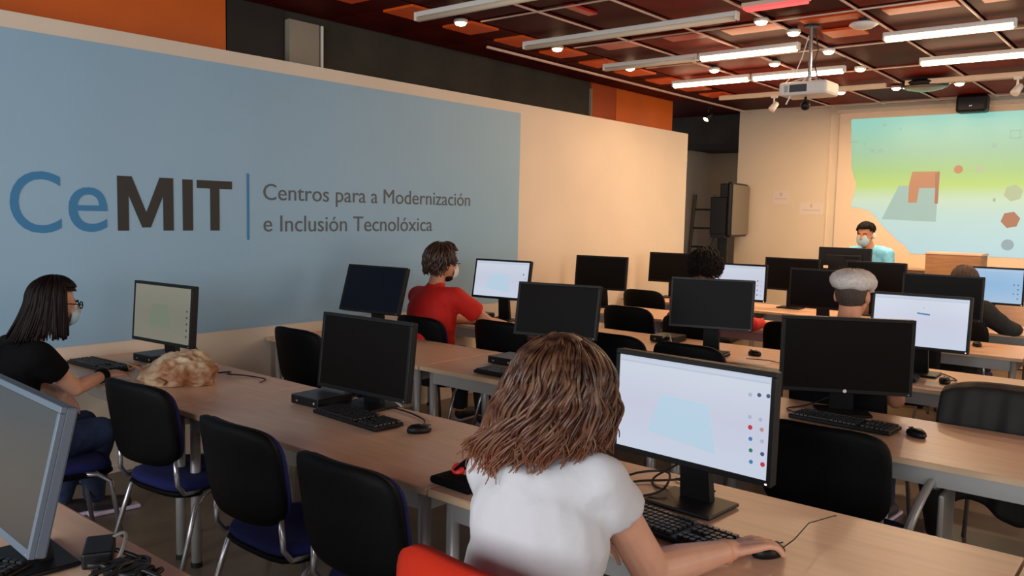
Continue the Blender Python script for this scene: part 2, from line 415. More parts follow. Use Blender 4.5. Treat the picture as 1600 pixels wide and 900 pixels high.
tube_light(-3.60, -2.70, 8.0, True, 'right lit tube of the pair behind the hanging projector')
tube_light(-2.02, -1.14, 6.80, True, 'lit tube light at upper right, nearer one')
tube_light(-2.06, -1.15, 8.0, True, 'lit tube light at right edge, just nearer than the spotlight rail')
tube_light(-0.5, 0.4, 6.8, True, 'lit tube light out past the right edge')
tube_light(-0.5, 0.4, 8.0, True, 'lit tube light out past the right edge, farther one')
def spot_rail(x0, x1, y, label):
    t = thing('spotlight_rail', label, 'lamp rail', ((x0+x1)/2, y, 3.06)); L = x1-x0
    obj('rail', MB().box((0, 0, 0), (L, 0.05, 0.05), bevel=0.006), M['cream_metal'], t)
    return t
spot_rail(-4.57, -2.70, 9.27, 'pale spotlight rail crossing behind the projector')
spot_rail(-2.50, -0.9, 9.22, 'pale spotlight rail at right above the screen')
def spot(x, y, label, dark=False):
    t = thing('spotlight', label, 'spotlight', (x, y, 3.03), 0, 'spotlights on the ceiling')
    m = M['plastic'] if dark else M['white_plastic']
    obj('bracket', MB().box((0, 0, 0.0), (0.07, 0.05, 0.03), bevel=0.005).tube([(0, 0, 0), (0, 0, -0.08)], 0.01), m, t)
    R = Matrix.Rotation(math.radians(-35), 3, 'X') @ Matrix.Rotation(math.radians(20), 3, 'Y')
    obj('lamp_head', MB().lathe([(0.02, 0.06), (0.032, 0.05), (0.04, -0.05), (0.036, -0.052)], (0, 0, -0.11), R, 14), m, t, True)
    if dark: obj('lens', MB().lathe([(0.034, -0.05), (0.034, -0.056)], (0, 0, -0.11), R, 14), M['lamp'], t)
spot(-3.9, 9.27, 'pale spotlight clipped on the rail left of the projector')
spot(-1.5, 9.22, 'pale spotlight clipped on the rail at far right')
spot(-4.95, 9.75, 'black spotlight lit above the end of the partition', True)
DL = [(-4.48, 4.72, 'lit round downlight nearest, over the dark concrete wall'), (-4.47, 5.93, 'second lit downlight of the left ceiling row'), (-4.46, 7.1, 'third lit downlight of the left ceiling row'),
      (-4.48, 8.3, 'fourth lit downlight of the left row, beside the lit tube pair'), (-2.63, 5.95, 'lit downlight beside the long unlit tube end'), (-2.58, 6.44, 'lit downlight just left of the orange ceiling tiles by the projector'),
      (-2.66, 8.3, 'lit downlight at the right end of the lit tube pair'), (-3.3, 9.68, 'lit downlight right of the projector, over the back wall'), (-2.71, 9.66, 'lit downlight between the two spotlight rails'),
      (-2.1, 9.68, 'lit downlight near the black hanging speaker'), (-3.22, 7.62, 'lit downlight just above the lit tube pair'), (-3.83, 7.63, 'lit downlight above the left end of the lit tube pair'), (-2.61, 7.3, 'lit downlight behind the projector pole')]
for x, y, lb in DL:
    t = thing('downlight', lb, 'downlight', (x, y, 3.085), 0, 'round downlights in the ceiling')
    part('ring', 'ring', lambda: MB().lathe([(0.052, 0.02), (0.055, 0.0), (0.046, -0.004)], n=18), M['white_plastic'], t, True)
    part('lens', 'lens', lambda: MB().lathe([(0.045, -0.004), (0.034, -0.02), (0.012, -0.026)], n=18), M['lamp'], t, True)
    part('neck', 'neck', lambda: MB().lathe([(0.03, 0.06), (0.03, 0.02)], n=14), M['plastic'], t)
    if y > 9: area('downlight_glow', (x, y, 3.04), (0, 0, 0), 0.07, 0.07, 20, (1.0, 0.70, 0.42))
o = thing('red_lamp', 'small pinkish red strip lamp at the top of the picture', 'ceiling lamp', (-2.32, 5.46, 3.07))
obj('housing', MB().box((0, 0, 0.01), (0.44, 0.10, 0.03), bevel=0.005), M['tbar'], o); obj('diffuser', MB().box((0, 0, -0.012), (0.42, 0.085, 0.02), bevel=0.005), M['red_glow'], o)
# projector on a pole
t = thing('projector', 'white ceiling projector hanging on a metal pole', 'projector', (-2.39, 6.31, 2.62))
obj('body', MB().box((0, 0, 0), (0.36, 0.27, 0.10), bevel=0.02), M['white_plastic'], t)
obj('vent_grille', MB().box((-0.03, -0.135, 0), (0.13, 0.006, 0.055), bevel=0.002), M['pc_top'], t)
obj('vent_grille', MB().box((-0.12, -0.135, 0), (0.03, 0.006, 0.05), bevel=0.002), M['grey_metal'], t)
obj('lens', MB().lathe([(0.05, 0.0), (0.05, 0.05), (0.042, 0.055)], (0.09, 0.13, 0.0), Matrix.Rotation(-PI/2, 3, 'X')), M['plastic'], t, True)
obj('pole', MB().tube([(0, 0, 0.05), (0, 0, 0.46)], 0.014), M['chrome'], t)
obj('ceiling_plate', MB().lathe([(0.06, 0.46), (0.06, 0.475), (0.02, 0.48)], n=16), M['plastic'], t)
for s in (-1, 1):
    for q in (-1, 1): obj('mount_arm', MB().tube([(0, 0, 0.10), (s*0.12, q*0.08, 0.05)], 0.006), M['grey_metal'], t)
obj('cable', MB().tube([(0.02, 0, 0.45), (0.05, 0.02, 0.3), (0.02, 0.03, 0.2), (0.06, 0.0, 0.09), (0.10, -0.1, 0.06)], 0.005), M['cable'], t)
obj('cable', MB().tube([(-0.02, 0, 0.4), (-0.07, 0.02, 0.25), (-0.12, 0.03, 0.14), (-0.16, -0.05, 0.06)], 0.004), M['white_plastic'], t)
obj('camera_ball', MB().tube([(-0.02, 0, -0.05), (-0.02, 0, -0.085)], 0.01).ell((-0.02, 0, -0.115), (0.035, 0.035, 0.035)), M['plastic'], t, True)
obj('adjusting_foot', MB().tube([(-0.1, -0.1, -0.05), (-0.13, -0.1, -0.11)], 0.006), M['white_plastic'], t)
t = thing('access_point', 'pale flat ceiling device beside the orange tiles', 'ceiling device', (-2.03, 6.35, 3.06))
obj('body', MB().lathe([(0.09, 0.012), (0.10, 0.0), (0.06, -0.025), (0.01, -0.028)], n=20), M['white_plastic'], t, True); obj('mount', MB().box((0, 0, 0.03), (0.06, 0.06, 0.05)), M['plastic'], t)
t = thing('round_lamp', 'unlit round glass ceiling lamp above the screen', 'ceiling lamp', (-2.36, 9.4, 3.04))
obj('rim', MB().lathe([(0.21, 0.05), (0.235, 0.02), (0.22, -0.01)], n=32), M['plastic'], t, True); obj('dish', MB().lathe([(0.215, 0.0), (0.18, -0.025), (0.10, -0.045), (0.01, -0.05)], n=32), M['glassy'], t, True)
t = thing('hanging_speaker', 'black box speaker hung in front of the screen top', 'speaker', (-2.21, 10.9, 3.02))
obj('cabinet', MB().box((0, 0, 0), (0.32, 0.2, 0.2), bevel=0.03), M['plastic'], t); obj('badge', MB().box((0, -0.102, -0.03), (0.03, 0.006, 0.012)), M['chrome'], t); obj('bracket', MB().tube([(0, 0, 0.1), (0, 0, 0.13)], 0.02), M['plastic'], t)

# ------------------------------------------------------------------ projection screen and picture
ps = thing('projection_screen', 'wide white projection screen showing a green and blue 3D modelling picture', 'projection screen', (0, 11.2, 0))
obj('case', bx(-3.82, 0.8, -0.075, -0.005, 3.03, 3.075), M['cream_metal'], ps)
obj('fabric', bx(-3.80, 0.78, -0.028, -0.018, 1.05, 3.03), M['screen_cloth'], ps)
img = [(-3.655, 2.95), (0.55, 2.95), (0.55, 1.27), (-2.84, 1.26), (-2.88, 1.30), (-2.92, 1.36), (-3.0, 1.41), (-3.06, 1.47), (-3.14, 1.54), (-3.22, 1.62), (-3.28, 1.70), (-3.36, 1.775), (-3.46, 1.81), (-3.60, 1.83), (-3.59, 1.92), (-3.56, 2.02), (-3.555, 2.14), (-3.60, 2.26), (-3.62, 2.34)]
M['picture'] = ramp_emit('projected_picture', [(0.0, (184, 214, 218)), (0.27, (192, 218, 208)), (0.40, (204, 222, 188)), (0.50, (190, 214, 116)), (0.60, (172, 204, 128)), (0.74, (158, 198, 160)), (1.0, (140, 204, 190))], 0.74)
pic = obj('picture', MB().prism(img, lambda u, v, h: V((u, -0.030-h, v)), 0.003), M['picture'], ps)
def patch(pts, m, d=0.0335, th=0.002): return obj('picture_shape', MB().prism(pts, lambda u, v, h: V((u, -d-h, v)), th), m, pic)
def ngon(cx, cz, r, n=18, a0=0.0): return [(cx+r*math.cos(2*PI*i/n+a0), cz+r*math.sin(2*PI*i/n+a0)) for i in range(n)]
G1 = emis('pic_grey', (166, 192, 178), 0.72); G2 = emis('pic_orange', (200, 134, 92), 0.72); G3 = emis('pic_pale', (186, 194, 150), 0.72); G4 = emis('pic_bluegrey', (150, 172, 176), 0.7); G5 = emis('pic_dim', (158, 190, 164), 0.72); G6 = emis('pic_dark_orange', (180, 118, 84), 0.70)
patch([(-3.03, 2.10), (-2.58, 2.10), (-2.58, 1.66), (-3.21, 1.68)], G1)
patch([(-2.88, 2.27), (-2.57, 2.27), (-2.57, 1.88), (-2.61, 1.88), (-2.61, 2.07), (-2.79, 2.07), (-2.81, 1.89), (-2.91, 1.89), (-2.91, 2.12)], G2, 0.036)
patch([(-2.62, 2.25), (-2.57, 2.27), (-2.57, 1.88), (-2.60, 1.88)], G6, 0.0385)
patch(ngon(-2.37, 2.29, 0.05), G2); patch(ngon(-2.15, 2.29, 0.045), G3)
patch(ngon(-1.78, 2.01, 0.10, 6, 0.3), G3); patch(ngon(-1.79, 1.70, 0.10, 6, 0.2), G6); patch(ngon(-1.80, 1.41, 0.065), G4)
for q in ((-1.86, -1.745, 2.715, 2.73), (-1.86, -1.745, 2.63, 2.645), (-1.86, -1.845, 2.63, 2.73), (-1.76, -1.745, 2.63, 2.73)):
    patch([(q[0], q[2]), (q[1], q[2]), (q[1], q[3]), (q[0], q[3])], G5)
for (u, v, a, b) in ((-3.24, 2.86, 0.05, 0.03), (-3.05, 2.80, 0.03, 0.03), (-3.60, 2.66, 0.09, 0.03), (-3.37, 2.54, 0.06, 0.05), (-3.27, 2.54, 0.06, 0.05), (-3.47, 2.63, 0.03, 0.03), (-2.01, 2.56, 0.05, 0.05), (-1.97, 1.93, 0.03, 0.04)):
    patch([(u-a/2, v-b/2), (u+a/2, v-b/2), (u+a/2, v+b/2), (u-a/2, v+b/2)], G5)
for (x0, x1, z0, z1, lb, nm) in ((-4.66, -4.44, 1.86, 2.04, 'faint printed notice on the back wall, left one', 'paper_lilac'), (-4.28, -3.97, 1.72, 1.88, 'faint printed notice on the back wall, right and lower one', 'paper')):
    t = thing('notice', lb, 'notice', ((x0+x1)/2, 11.197, (z0+z1)/2), 0, 'notices on the back wall')
    obj('sheet', MB().box((0, 0, 0), (x1-x0, 0.003, z1-z0)), M['paper'], t)
    obj('print_line', MB().box((0, -0.002, -0.02), ((x1-x0)*0.8, 0.002, 0.012)), M['paper_lilac'], t)
    obj('print_mark', MB().box((0.0, -0.002, 0.04), (0.03, 0.002, 0.05)), M['paper_lilac'], t)

# ------------------------------------------------------------------ furniture
def table(x0, x1, y0, d, label, g, z=0.74):
    L = x1-x0; t = thing('table', label, 'table', ((x0+x1)/2, y0+d/2, 0), 0, g); k = (round(L, 2), round(d, 2))
    part('tabletop', k, lambda: MB().box((0, 0, z-0.012), (L-0.004, d, 0.024), bevel=0.003), M['beech'], t)
    for s in (-1, 1): part('edge_band', k+(s,), lambda: MB().box((0, s*(d/2+0.001), z-0.013), (L-0.008, 0.004, 0.021)), M['beech_edge'], t)
    for s in (-1, 1):
        o = part('rail', ('l',)+k, lambda: MB().box((0, 0, z-0.062), (L-0.12, 0.025, 0.075)), M['grey_metal'], t); o.location = (0, s*(d/2-0.05), 0)
        o = part('rail', ('s',)+k, lambda: MB().box((0, 0, z-0.062), (0.025, d-0.12, 0.075)), M['grey_metal'], t); o.location = (s*(L/2-0.06), 0, 0)
        for q in (-1, 1):
            o = part('leg', 'tleg', lambda: MB().tube([(0, 0, 0.02), (0, 0, z-0.025)], 0.023, 14), M['grey_metal'], t, True); o.location = (s*(L/2-0.065), q*(d/2-0.055), 0)
            f = part('foot_cap', 'tfoot', lambda: MB().lathe([(0.026, 0.0), (0.026, 0.02), (0.023, 0.024)], n=14), M['plastic'], o)
GA = 'beech tables of the class'
table(-3.2, -1.75, 0.31, 0.73, 'foreground table at lower left with tangled cables on it', GA)
table(-5.10, -3.545, 1.90, 0.72, 'table against the wall with the crumpled bag on it', GA)
table(-3.54, -1.925, 1.90, 0.72, 'table with a dark monitor left of the curly haired woman', GA)
table(-1.92, -0.325, 1.90, 0.72, 'table where the curly haired woman works with her mouse', GA)
table(-0.32, 1.28, 1.90, 0.72, 'nearest table running out at lower right corner', GA)
table(-5.10, -3.545, 3.42, 0.73, 'second row table against the wall, dark monitor near the wall', GA)
table(-3.54, -1.925, 3.42, 0.73, 'second row table behind the curly haired woman', GA)
table(-1.92, -0.325, 3.42, 0.73, 'second row table with the large dark monitor and mouse', GA)
table(-0.32, 1.28, 3.42, 0.73, 'second row table running out at right, jacket chair behind', GA)
table(-5.10, -3.545, 4.94, 0.72, 'third row table where the man in red sits', GA)
table(-3.54, -1.925, 4.94, 0.72, 'third row table in front of the red sleeves', GA)
table(-1.92, -0.325, 4.94, 0.72, 'third row table where the man in the flat cap sits', GA)
for i, lb in enumerate(('fourth row table by the white wall', 'fourth row table of the dark haired person in red', 'fourth row table with a pale leg, front of the hooded person', 'fourth row table running out at right edge')):
    table(-5.08+1.39*i, -5.08+1.39*i+1.385, 6.55, 0.70, lb, GA)
for i, lb in enumerate(('fifth row table by the white wall', 'fifth row table behind the dark haired person', 'fifth row table of the hooded person', 'fifth row table running out at the right edge')):
    table(-5.0+1.6*i, -5.0+1.6*i+1.59, 7.93, 0.72, lb, GA)
t = thing('teacher_desk', 'teacher desk hidden behind the back row monitors', 'desk', (-2.7, 9.08, 0))
obj('desktop', MB().box((0, 0, 0.99), (1.5, 0.62, 0.03), bevel=0.003), M['beech'], t); obj('front_panel', MB().box((0, -0.26, 0.49), (1.42, 0.02, 0.97)), M['brown_wood'], t)
for s in (-1, 1): obj('side_panel', MB().box((s*0.72, 0, 0.4875), (0.025, 0.58, 0.975)), M['brown_wood'], t)

def panel_back(w, h, z0, th, y0, bend=0.05, tilt=0.16, nu=18, nv=12, ex=4.5):
    """rounded, curved chair back panel"""
    mb = MB(); vs = []; fs = []
    for side in (0, 1):
        for j in range(nv+1):
            for i in range(nu+1):
                a = -1+2*i/nu; b = -1+2*j/nv
                # square to superellipse
                m_ = max(abs(a), abs(b)); n_ = (abs(a)**ex+abs(b)**ex)**(1/ex)
                k = m_/n_ if n_ > 0 else 1
                u = a*k; v = b*k
                edge = max(0.0, 1-m_)
                t_ = th*(0.5+0.5*min(1, edge*5))
                x = u*w/2; z = z0+h/2+v*h/2
                y = y0 - tilt*(z-z0) - bend*(1-u*u) + (t_/2 if side else -t_/2)
                vs.append((x, y, z))
    N = (nu+1)*(nv+1)
    for j in range(nv):
        for i in range(nu):
            a = j*(nu+1)+i
            fs.append((a, a+1, a+nu+2, a+nu+1)); fs.append((N+a, N+a+nu+1, N+a+nu+2, N+a+1))
    for i in range(nu):
        fs += [(i, N+i, N+i+1, i+1), (nv*(nu+1)+i, nv*(nu+1)+i+1, N+nv*(nu+1)+i+1, N+nv*(nu+1)+i)]
    for j in range(nv):
        a = j*(nu+1); b = a+nu
        fs += [(a, a+nu+1, N+a+nu+1, N+a), (b, N+b, N+b+nu+1, b+nu+1)]
    return mb.add(vs, fs)
def seat_mb(w=0.46, d=0.44, z=0.45, th=0.05):
    mb = MB(); vs = []; n = 14; ex = 4
    top = []
    for s_, zz, k_ in ((0, z-th, 0.92), (1, z-th*0.4, 1.0), (2, z-th*0.05, 0.97), (3, z+0.004, 0.8), (4, z-0.004, 0.4)):
        ring = []
        for i in range(28):
            a = 2*PI*i/28; c, s = math.cos(a), math.sin(a)
            r = 1/((abs(c)**ex+abs(s)**ex)**(1/ex))
            x = c*r*w/2*k_; y = s*r*d/2*k_
            ring.append((x, y, zz - (0.02*max(0, y/(d/2))**2)))
        vs += ring
    fs = [tuple(range(27, -1, -1))]
    for j in range(4):
        for i in range(28):
            a = j*28+i; b = j*28+(i+1) % 28; fs.append((a, b, b+28, a+28))
    fs.append(tuple(range(4*28, 5*28)))
    return mb.add(vs, fs)
CG = 'black and blue classroom chairs'
def chair(x, y, rz, label, armrest=False):
    t = thing('chair', label, 'chair', (x, y, 0), rz, CG)
    part('seat', 'c', seat_mb, M['seat_blue'], t, True)
    part('seat_shell', 'c', lambda: seat_mb(0.47, 0.45, 0.415, 0.03), M['chair_plastic'], t, True)
    bk = part('backrest', 'c', lambda: panel_back(0.48, 0.365, 0.535, 0.04, -0.215), M['chair_plastic'], t, True)
    part('back_pad', 'c', lambda: panel_back(0.465, 0.345, 0.545, 0.03, -0.190), M['seat_blue'], t, True)
    if armrest: part('back_ridge', 'c', lambda: MB().box((0.02, -0.305, 0.66), (0.012, 0.012, 0.17), R=Matrix.Rotation(0.16, 3, 'X')), M['chair_plastic'], bk)
    for s in (-1, 1):
        part('leg', ('f', s), lambda: MB().tube([(s*0.20, 0.02, 0.405), (s*0.235, 0.12, 0.40), (s*0.245, 0.175, 0.36), (s*0.265, 0.225, 0.0)], 0.0115, 8), M['chrome'], t, True)
        part('leg', ('r', s), lambda: MB().tube([(s*0.20, 0.0, 0.405), (s*0.235, -0.10, 0.40), (s*0.245, -0.155, 0.36), (s*0.265, -0.27, 0.0)], 0.0115, 8), M['chrome'], t, True)
        part('back_support', s, lambda: MB().tube([(s*0.21, -0.06, 0.405), (s*0.215, -0.19, 0.415), (s*0.215, -0.222, 0.46), (s*0.205, -0.226, 0.58)], 0.011, 8), M['chrome'], t, True)
    part('stretcher', 'c', lambda: MB().tube([(-0.235, 0.12, 0.40), (0.235, 0.12, 0.40)], 0.010, 8).tube([(-0.235, -0.10, 0.40), (0.235, -0.10, 0.40)], 0.010, 8), M['chrome'], t, True)
    if armrest:
        obj('arm_tube', MB().tube([(0.25, -0.16, 0.40), (0.28, -0.17, 0.50), (0.30, -0.145, 0.585), (0.31, -0.08, 0.635), (0.31, 0.02, 0.655), (0.31, 0.14, 0.655)], 0.016, 10), M['grey_metal'], t, True)
        obj('arm_hinge', MB().box((0.30, 0.18, 0.63), (0.05, 0.07, 0.05), bevel=0.01), M['chrome'], t)
        obj('folded_tablet', MB().box((0.345, 0.20, 0.46), (0.02, 0.24, 0.30), bevel=0.008), M['grey_metal'], t)
    return t
chair(-3.55, 1.98, 0.10, 'black backed chair beside the woman in black, by the bag')
chair(-2.62, 1.90, 0.0, 'black backed blue chair pushed under the table, second from the bag')
chair(-1.98, 1.87, 0.0, 'black backed blue chair nearest the camera, left of the orange chair')
chair(-1.06, 3.37, 0.03, 'black backed blue chair with a side arm, right of the lit monitor', True)
chair(-4.42, 3.46, 0.0, 'black chair in front of the second row near the wall')
chair(-4.35, 4.47, 0.0, 'chair under the man in the red T-shirt')
chair(-3.80, 4.72, 0.0, 'empty black chair just right of the man in red')
chair(-2.91, 4.80, 0.0, 'black chair at the third row behind the curly head')
chair(-2.36, 4.78, 0.0, 'black chair with rounded top just above the lit monitor of the curly woman')
chair(-3.72, 6.28, 0.0, 'black chair at the fourth row left of the dark haired person')
chair(-3.02, 6.05, 0.0, 'chair under the dark haired person in red')
chair(-4.45, 7.75, 0.0, 'farthest visible black chair near the white wall')
chair(-1.38, 4.48, 0.0, 'chair under the man in the flat cap')
chair(-1.50, 7.57, 0.0, 'chair under the hooded person at right')
chair(-0.62, 4.62, 0.0, 'chair at right covered by a black jacket')
chair(-1.62, 6.35, 0.2, 'black chair at the fourth row beside the computer mouse at right')
chair(-2.3, 6.3, 0.0, 'black chair hidden between the flat cap man and the red sleeves')
chair(-4.15, 1.62, -0.15, 'chair under the woman in black with the face mask')
# orange chair under the curly woman
t = thing('orange_chair', 'orange red upholstered chair under the curly haired woman', 'chair', (-1.06, 1.45, 0), -0.05)
obj('seat', seat_mb(0.50, 0.46, 0.46, 0.07), M['red_fabric'], t, True)
obj('backrest', panel_back(0.52, 0.46, 0.50, 0.06, -0.20, 0.05, 0.08, ex=3.8), M['red_fabric'], t, True)
for s in (-1, 1):
    for q, yy in ((1, 0.19), (-1, -0.19)): obj('leg', MB().tube([(s*0.20, yy*0.8, 0.40), (s*0.24, yy*1.2, 0.0)], 0.013, 8), M['chrome'], t, True)
    obj('back_support', MB().tube([(s*0.19, -0.12, 0.41), (s*0.19, -0.245, 0.47), (s*0.19, -0.27, 0.75)], 0.012, 8), M['plastic'], t, True)

# ------------------------------------------------------------------ computers
def screen_fn(w, h):
    return lambda u, v, d: V((u*w/2, -0.017-d, v*h/2))
def monitor(x, y, zc, yaw, tilt, label, kind='dark', w=0.555, h=0.335, zt=0.742, logo=False, back=False, cell='dark_screen'):
    t = thing('monitor', label, 'monitor', (x, y, zt), yaw, 'desktop monitors')
    if back: t.rotation_euler = (0, 0, yaw+PI)
    H = zc-zt; k = (round(w, 3), round(h, 3), round(H, 3), round(tilt, 3))
    R = Matrix.Rotation(-tilt, 3, 'X')
    def tr(mb):
        mb.v = [tuple(R @ V(v) + V((0, 0, H))) for v in mb.v]; return mb
    hs = part('housing', k, lambda: tr(MB().box((0, 0.008, 0), (w, 0.030, h), bevel=0.006).box((0, 0.03, -0.01), (w*0.7, 0.03, h*0.62), bevel=0.012)), M['plastic'] if kind != 'edge' else M['bluegrey'], t)
    b = 0.016
    part('bezel', k, lambda: tr(MB().box((0, -0.010, h/2-b/2), (w, 0.014, b), bevel=0.002).box((0, -0.010, -h/2+b*0.6), (w, 0.014, b*1.2), bevel=0.002).box((-w/2+b/2, -0.010, 0), (b, 0.014, h-2*b), bevel=0.002).box((w/2-b/2, -0.010, 0), (b, 0.014, h-2*b), bevel=0.002)), M['plastic'] if kind != 'edge' else M['bluegrey'], t)
    sm = {'dark': M[cell], 'edge': M['grey_screen'], 'lit': None, 'dim': None}[kind]
    if kind == 'lit':
        sm = MATS.get('scr_lit') or ramp_emit('lit_screen', [(0, (206, 216, 234)), (0.5, (204, 208, 228)), (0.92, (210, 218, 232)), (1, (196, 206, 224))], 0.66); MATS['scr_lit'] = sm
    if kind == 'blue':
        pass
    if kind == 'dim':
        sm = ramp_emit('dim_screen', [(0, (132, 128, 112)), (0.5, (128, 126, 110)), (1, (140, 136, 118))], 0.55)
    sc = part('screen', k, lambda: tr(MB().box((0, -0.0125, 0.001), (w-2*b, 0.006, h-2.2*b))), sm, t)
    nw = 0.13
    part('stand_neck', k, lambda: MB().prism([(-nw*0.42, 0.012), (nw*0.42, 0.012), (nw*0.34, H-0.02), (-nw*0.34, H-0.02)], lambda u, v, d: V((u, 0.075-0.035*min(1, v/H)-d, v)), 0.03), M['plastic'], t)
    part('stand_base', 'b', lambda: MB().box((0, 0.02, 0.007), (0.24, 0.19, 0.012), bevel=0.005), M['plastic'], t)
    def front(nm, pts, m, parent, d=0.0158, th=0.0012):
        mb = MB().prism(pts, lambda u, v, q: V((u, -d-q, v)), th); tr(mb); return obj(nm, mb, m, parent)
    if logo: front('logo', ngon(0, -h/2+b*0.62, 0.0085), M['white_plastic'], t, 0.0172)
    front('power_light', [(w/2-0.018, -h/2+0.006), (w/2-0.012, -h/2+0.006), (w/2-0.012, -h/2+0.010), (w/2-0.018, -h/2+0.010)], M['led'] if kind in ('lit',) else M['grey_metal'], t, 0.0172)
    if back:
        o = obj('label_sticker', tr(MB().box((w/2-0.09, 0.0465, -h/2+0.12), (0.05, 0.003, 0.028))), M['white_plastic'], t)
        obj('vent_slot', tr(MB().box((-0.08, 0.0465, 0.06), (0.14, 0.003, 0.012))), M['dark_screen'], t)
    return t, sc, front
W3 = emis('scr_pale_blue', (186, 212, 230), 0.68); ICO = [emis('ico_grey', (170, 182, 208), 0.68), emis('ico_red', (200, 50, 60), 0.6), emis('ico_blue', (60, 130, 190), 0.6), emis('ico_green', (40, 130, 110), 0.6), emis('ico_tan', (196, 150, 140), 0.6), emis('ico_navy', (70, 80, 130), 0.6)]
HDR = emis('scr_header', (196, 206, 226), 0.62)
def icons(sc, front, w, h, rows, size=0.011, plane=True, planepts=None):
    if plane:
        front('work_plane', planepts or [(-0.5*w*0.36, h*0.13), (0.5*w*0.24, h*0.12), (0.5*w*0.36, -h*0.32), (-0.5*w*0.52, -h*0.24)], W3, sc)
    front('toolbar', [(-w/2+0.02, h/2-0.036), (w/2-0.02, h/2-0.036), (w/2-0.02, h/2-0.03), (-w/2+0.02, h/2-0.03)], HDR, sc)
    for (cx, cz, kk) in rows: front('icon', ngon(cx*w/2, cz*h/2, size if kk != 1 else size*1.15, 10), ICO[kk], sc)
IC = [(0.72, 0.55, 0), (0.82, 0.57, 5), (0.92, 0.58, 5), (0.73, 0.16, 0), (0.85, 0.15, 0), (0.74, -0.02, 1), (0.87, -0.02, 4), (0.75, -0.22, 2), (0.88, -0.22, 0), (0.76, -0.42, 3), (0.89, -0.44, 5), (0.77, -0.62, 2), (0.90, -0.62, 1)]
m1 = monitor(-4.40, 2.30, 1.06, 0.08, 0.07, 'dim lit monitor in front of the woman in black', 'dim')
ICD = emis('ico_dark', (60, 60, 60), 0.3)
for i in range(5): m1[2]('icon', ngon(0.235, 0.03-0.034*i, 0.006, 8), ICD, m1[1])
m1[2]('work_plane', [(-0.09, 0.05), (0.05, 0.05), (0.09, -0.08), (-0.12, -0.08)], emis('dim_plane', (120, 128, 108), 0.55), m1[1])
monitor(-2.955, 2.51, 0.982, 0.05, 0.11, 'dark monitor on the nearest row, left of the curly woman, with keyboard and mouse', w=0.59, h=0.357)
m3 = monitor(-1.205, 2.34, 1.042, -0.06, 0.02, 'large lit monitor in front of the curly haired woman', 'lit', w=0.565, h=0.338)
icons(m3[1], m3[2], 0.565, 0.338, IC, 0.0062)
monitor(-4.47, 3.87, 1.10, 0.10, 0.30, 'tilted dark navy monitor against the blue wall panel', cell='navy_screen')
monitor(-2.98, 4.02, 1.075, 0.26, 0.22, 'dark monitor above the head of the curly haired woman', w=0.53, h=0.325)
monitor(-1.273, 4.0, 1.021, 0.50, 0.0, 'large dark monitor with a round logo on its lower rim', w=0.59, h=0.357, logo=True)
m7 = monitor(-4.58, 5.38, 1.092, 0.14, 0.19, 'lit monitor in front of the man in red', 'lit')
icons(m7[1], m7[2], 0.555, 0.335, [(0.78, 0.3, 5), (0.85, 0.1, 0)], 0.006)
monitor(-2.52, 5.12, 1.08, 0.28, 0.12, 'dark monitor in front of the dark haired person\'s head', w=0.55, h=0.335)
m9 = monitor(-1.29, 5.36, 1.06, 0.05, 0.11, 'lit monitor right of the flat cap, text on a white page', 'lit', w=0.545, h=0.33)
m9[2]('text_line', [(-0.015, 0.055), (0.055, 0.05), (0.055, 0.041), (-0.015, 0.046)], ICO[2], m9[1]); m9[2]('icon', ngon(0.02, 0.085, 0.003, 8), ICO[4], m9[1])
m9[2]('toolbar', [(-0.25, 0.135), (0.25, 0.135), (0.25, 0.129), (-0.25, 0.129)], HDR, m9[1])
monitor(-4.63, 6.96, 1.081, 0.16, 0.11, 'dark monitor on the fourth row in front of the white wall')
m11 = monitor(-3.19, 6.95, 1.09, 0.1, 0.05, 'lit monitor partly behind the dark haired head', 'lit', w=0.54, h=0.325)
icons(m11[1], m11[2], 0.54, 0.325, [(0.72, 0.12-0.25*i, j) for i, j in ((0, 5), (1, 4), (2, 2), (3, 3))] + [(0.84, 0.1-0.25*i, 0) for i in range(4)], 0.006, False)
monitor(-2.43, 6.95, 1.08, 0.06, 0.05, 'dark monitor left of the flat cap', w=0.545, h=0.33)
monitor(-1.53, 6.95, 1.09, 0.04, 0.05, 'dark monitor behind the lit white page, left of the hooded person', w=0.56, h=0.335)
monitor(-4.63, 8.4, 1.08, 0.12, 0.08, 'farthest dark monitor at left, beside the dark hair')
monitor(-3.26, 8.4, 1.09, 0.05, 0.05, 'dark monitor on the fifth row left of the teacher')
monitor(-2.44, 8.4, 1.095, 0.05, 0.05, 'dark monitor on the fifth row in front of the teacher', w=0.55)
M['scr_sky'] = ramp_emit('sky_blue_screen', [(0, (176, 206, 234)), (0.5, (150, 196, 236)), (1, (164, 200, 234))], 0.62)
m17 = monitor(-1.47, 8.4, 1.105, 0.04, 0.04, 'pale blue lit monitor at the right edge', 'lit', w=0.54, h=0.33)
m17[1].data = m17[1].data.copy(); m17[1].data.materials[0] = M['scr_sky']
icons(m17[1], m17[2], 0.54, 0.33, [(0.70, 0.1-0.24*i, j) for i, j in ((0, 5), (1, 0), (2, 2), (3, 0))] + [(0.82, 0.1-0.24*i, 5) for i in range(4)], 0.006, False)
monitor(-2.965, 9.1, 1.20, 0.04, 0.0, 'teacher\'s dark monitor seen from behind with a white sticker', w=0.54, h=0.33, zt=1.006, back=True)
monitor(-2.249, 0.775, 1.021, -0.05, 0.23, 'grey screen of the nearest monitor at the left edge, seen edge on', 'edge', w=0.56, h=0.345)

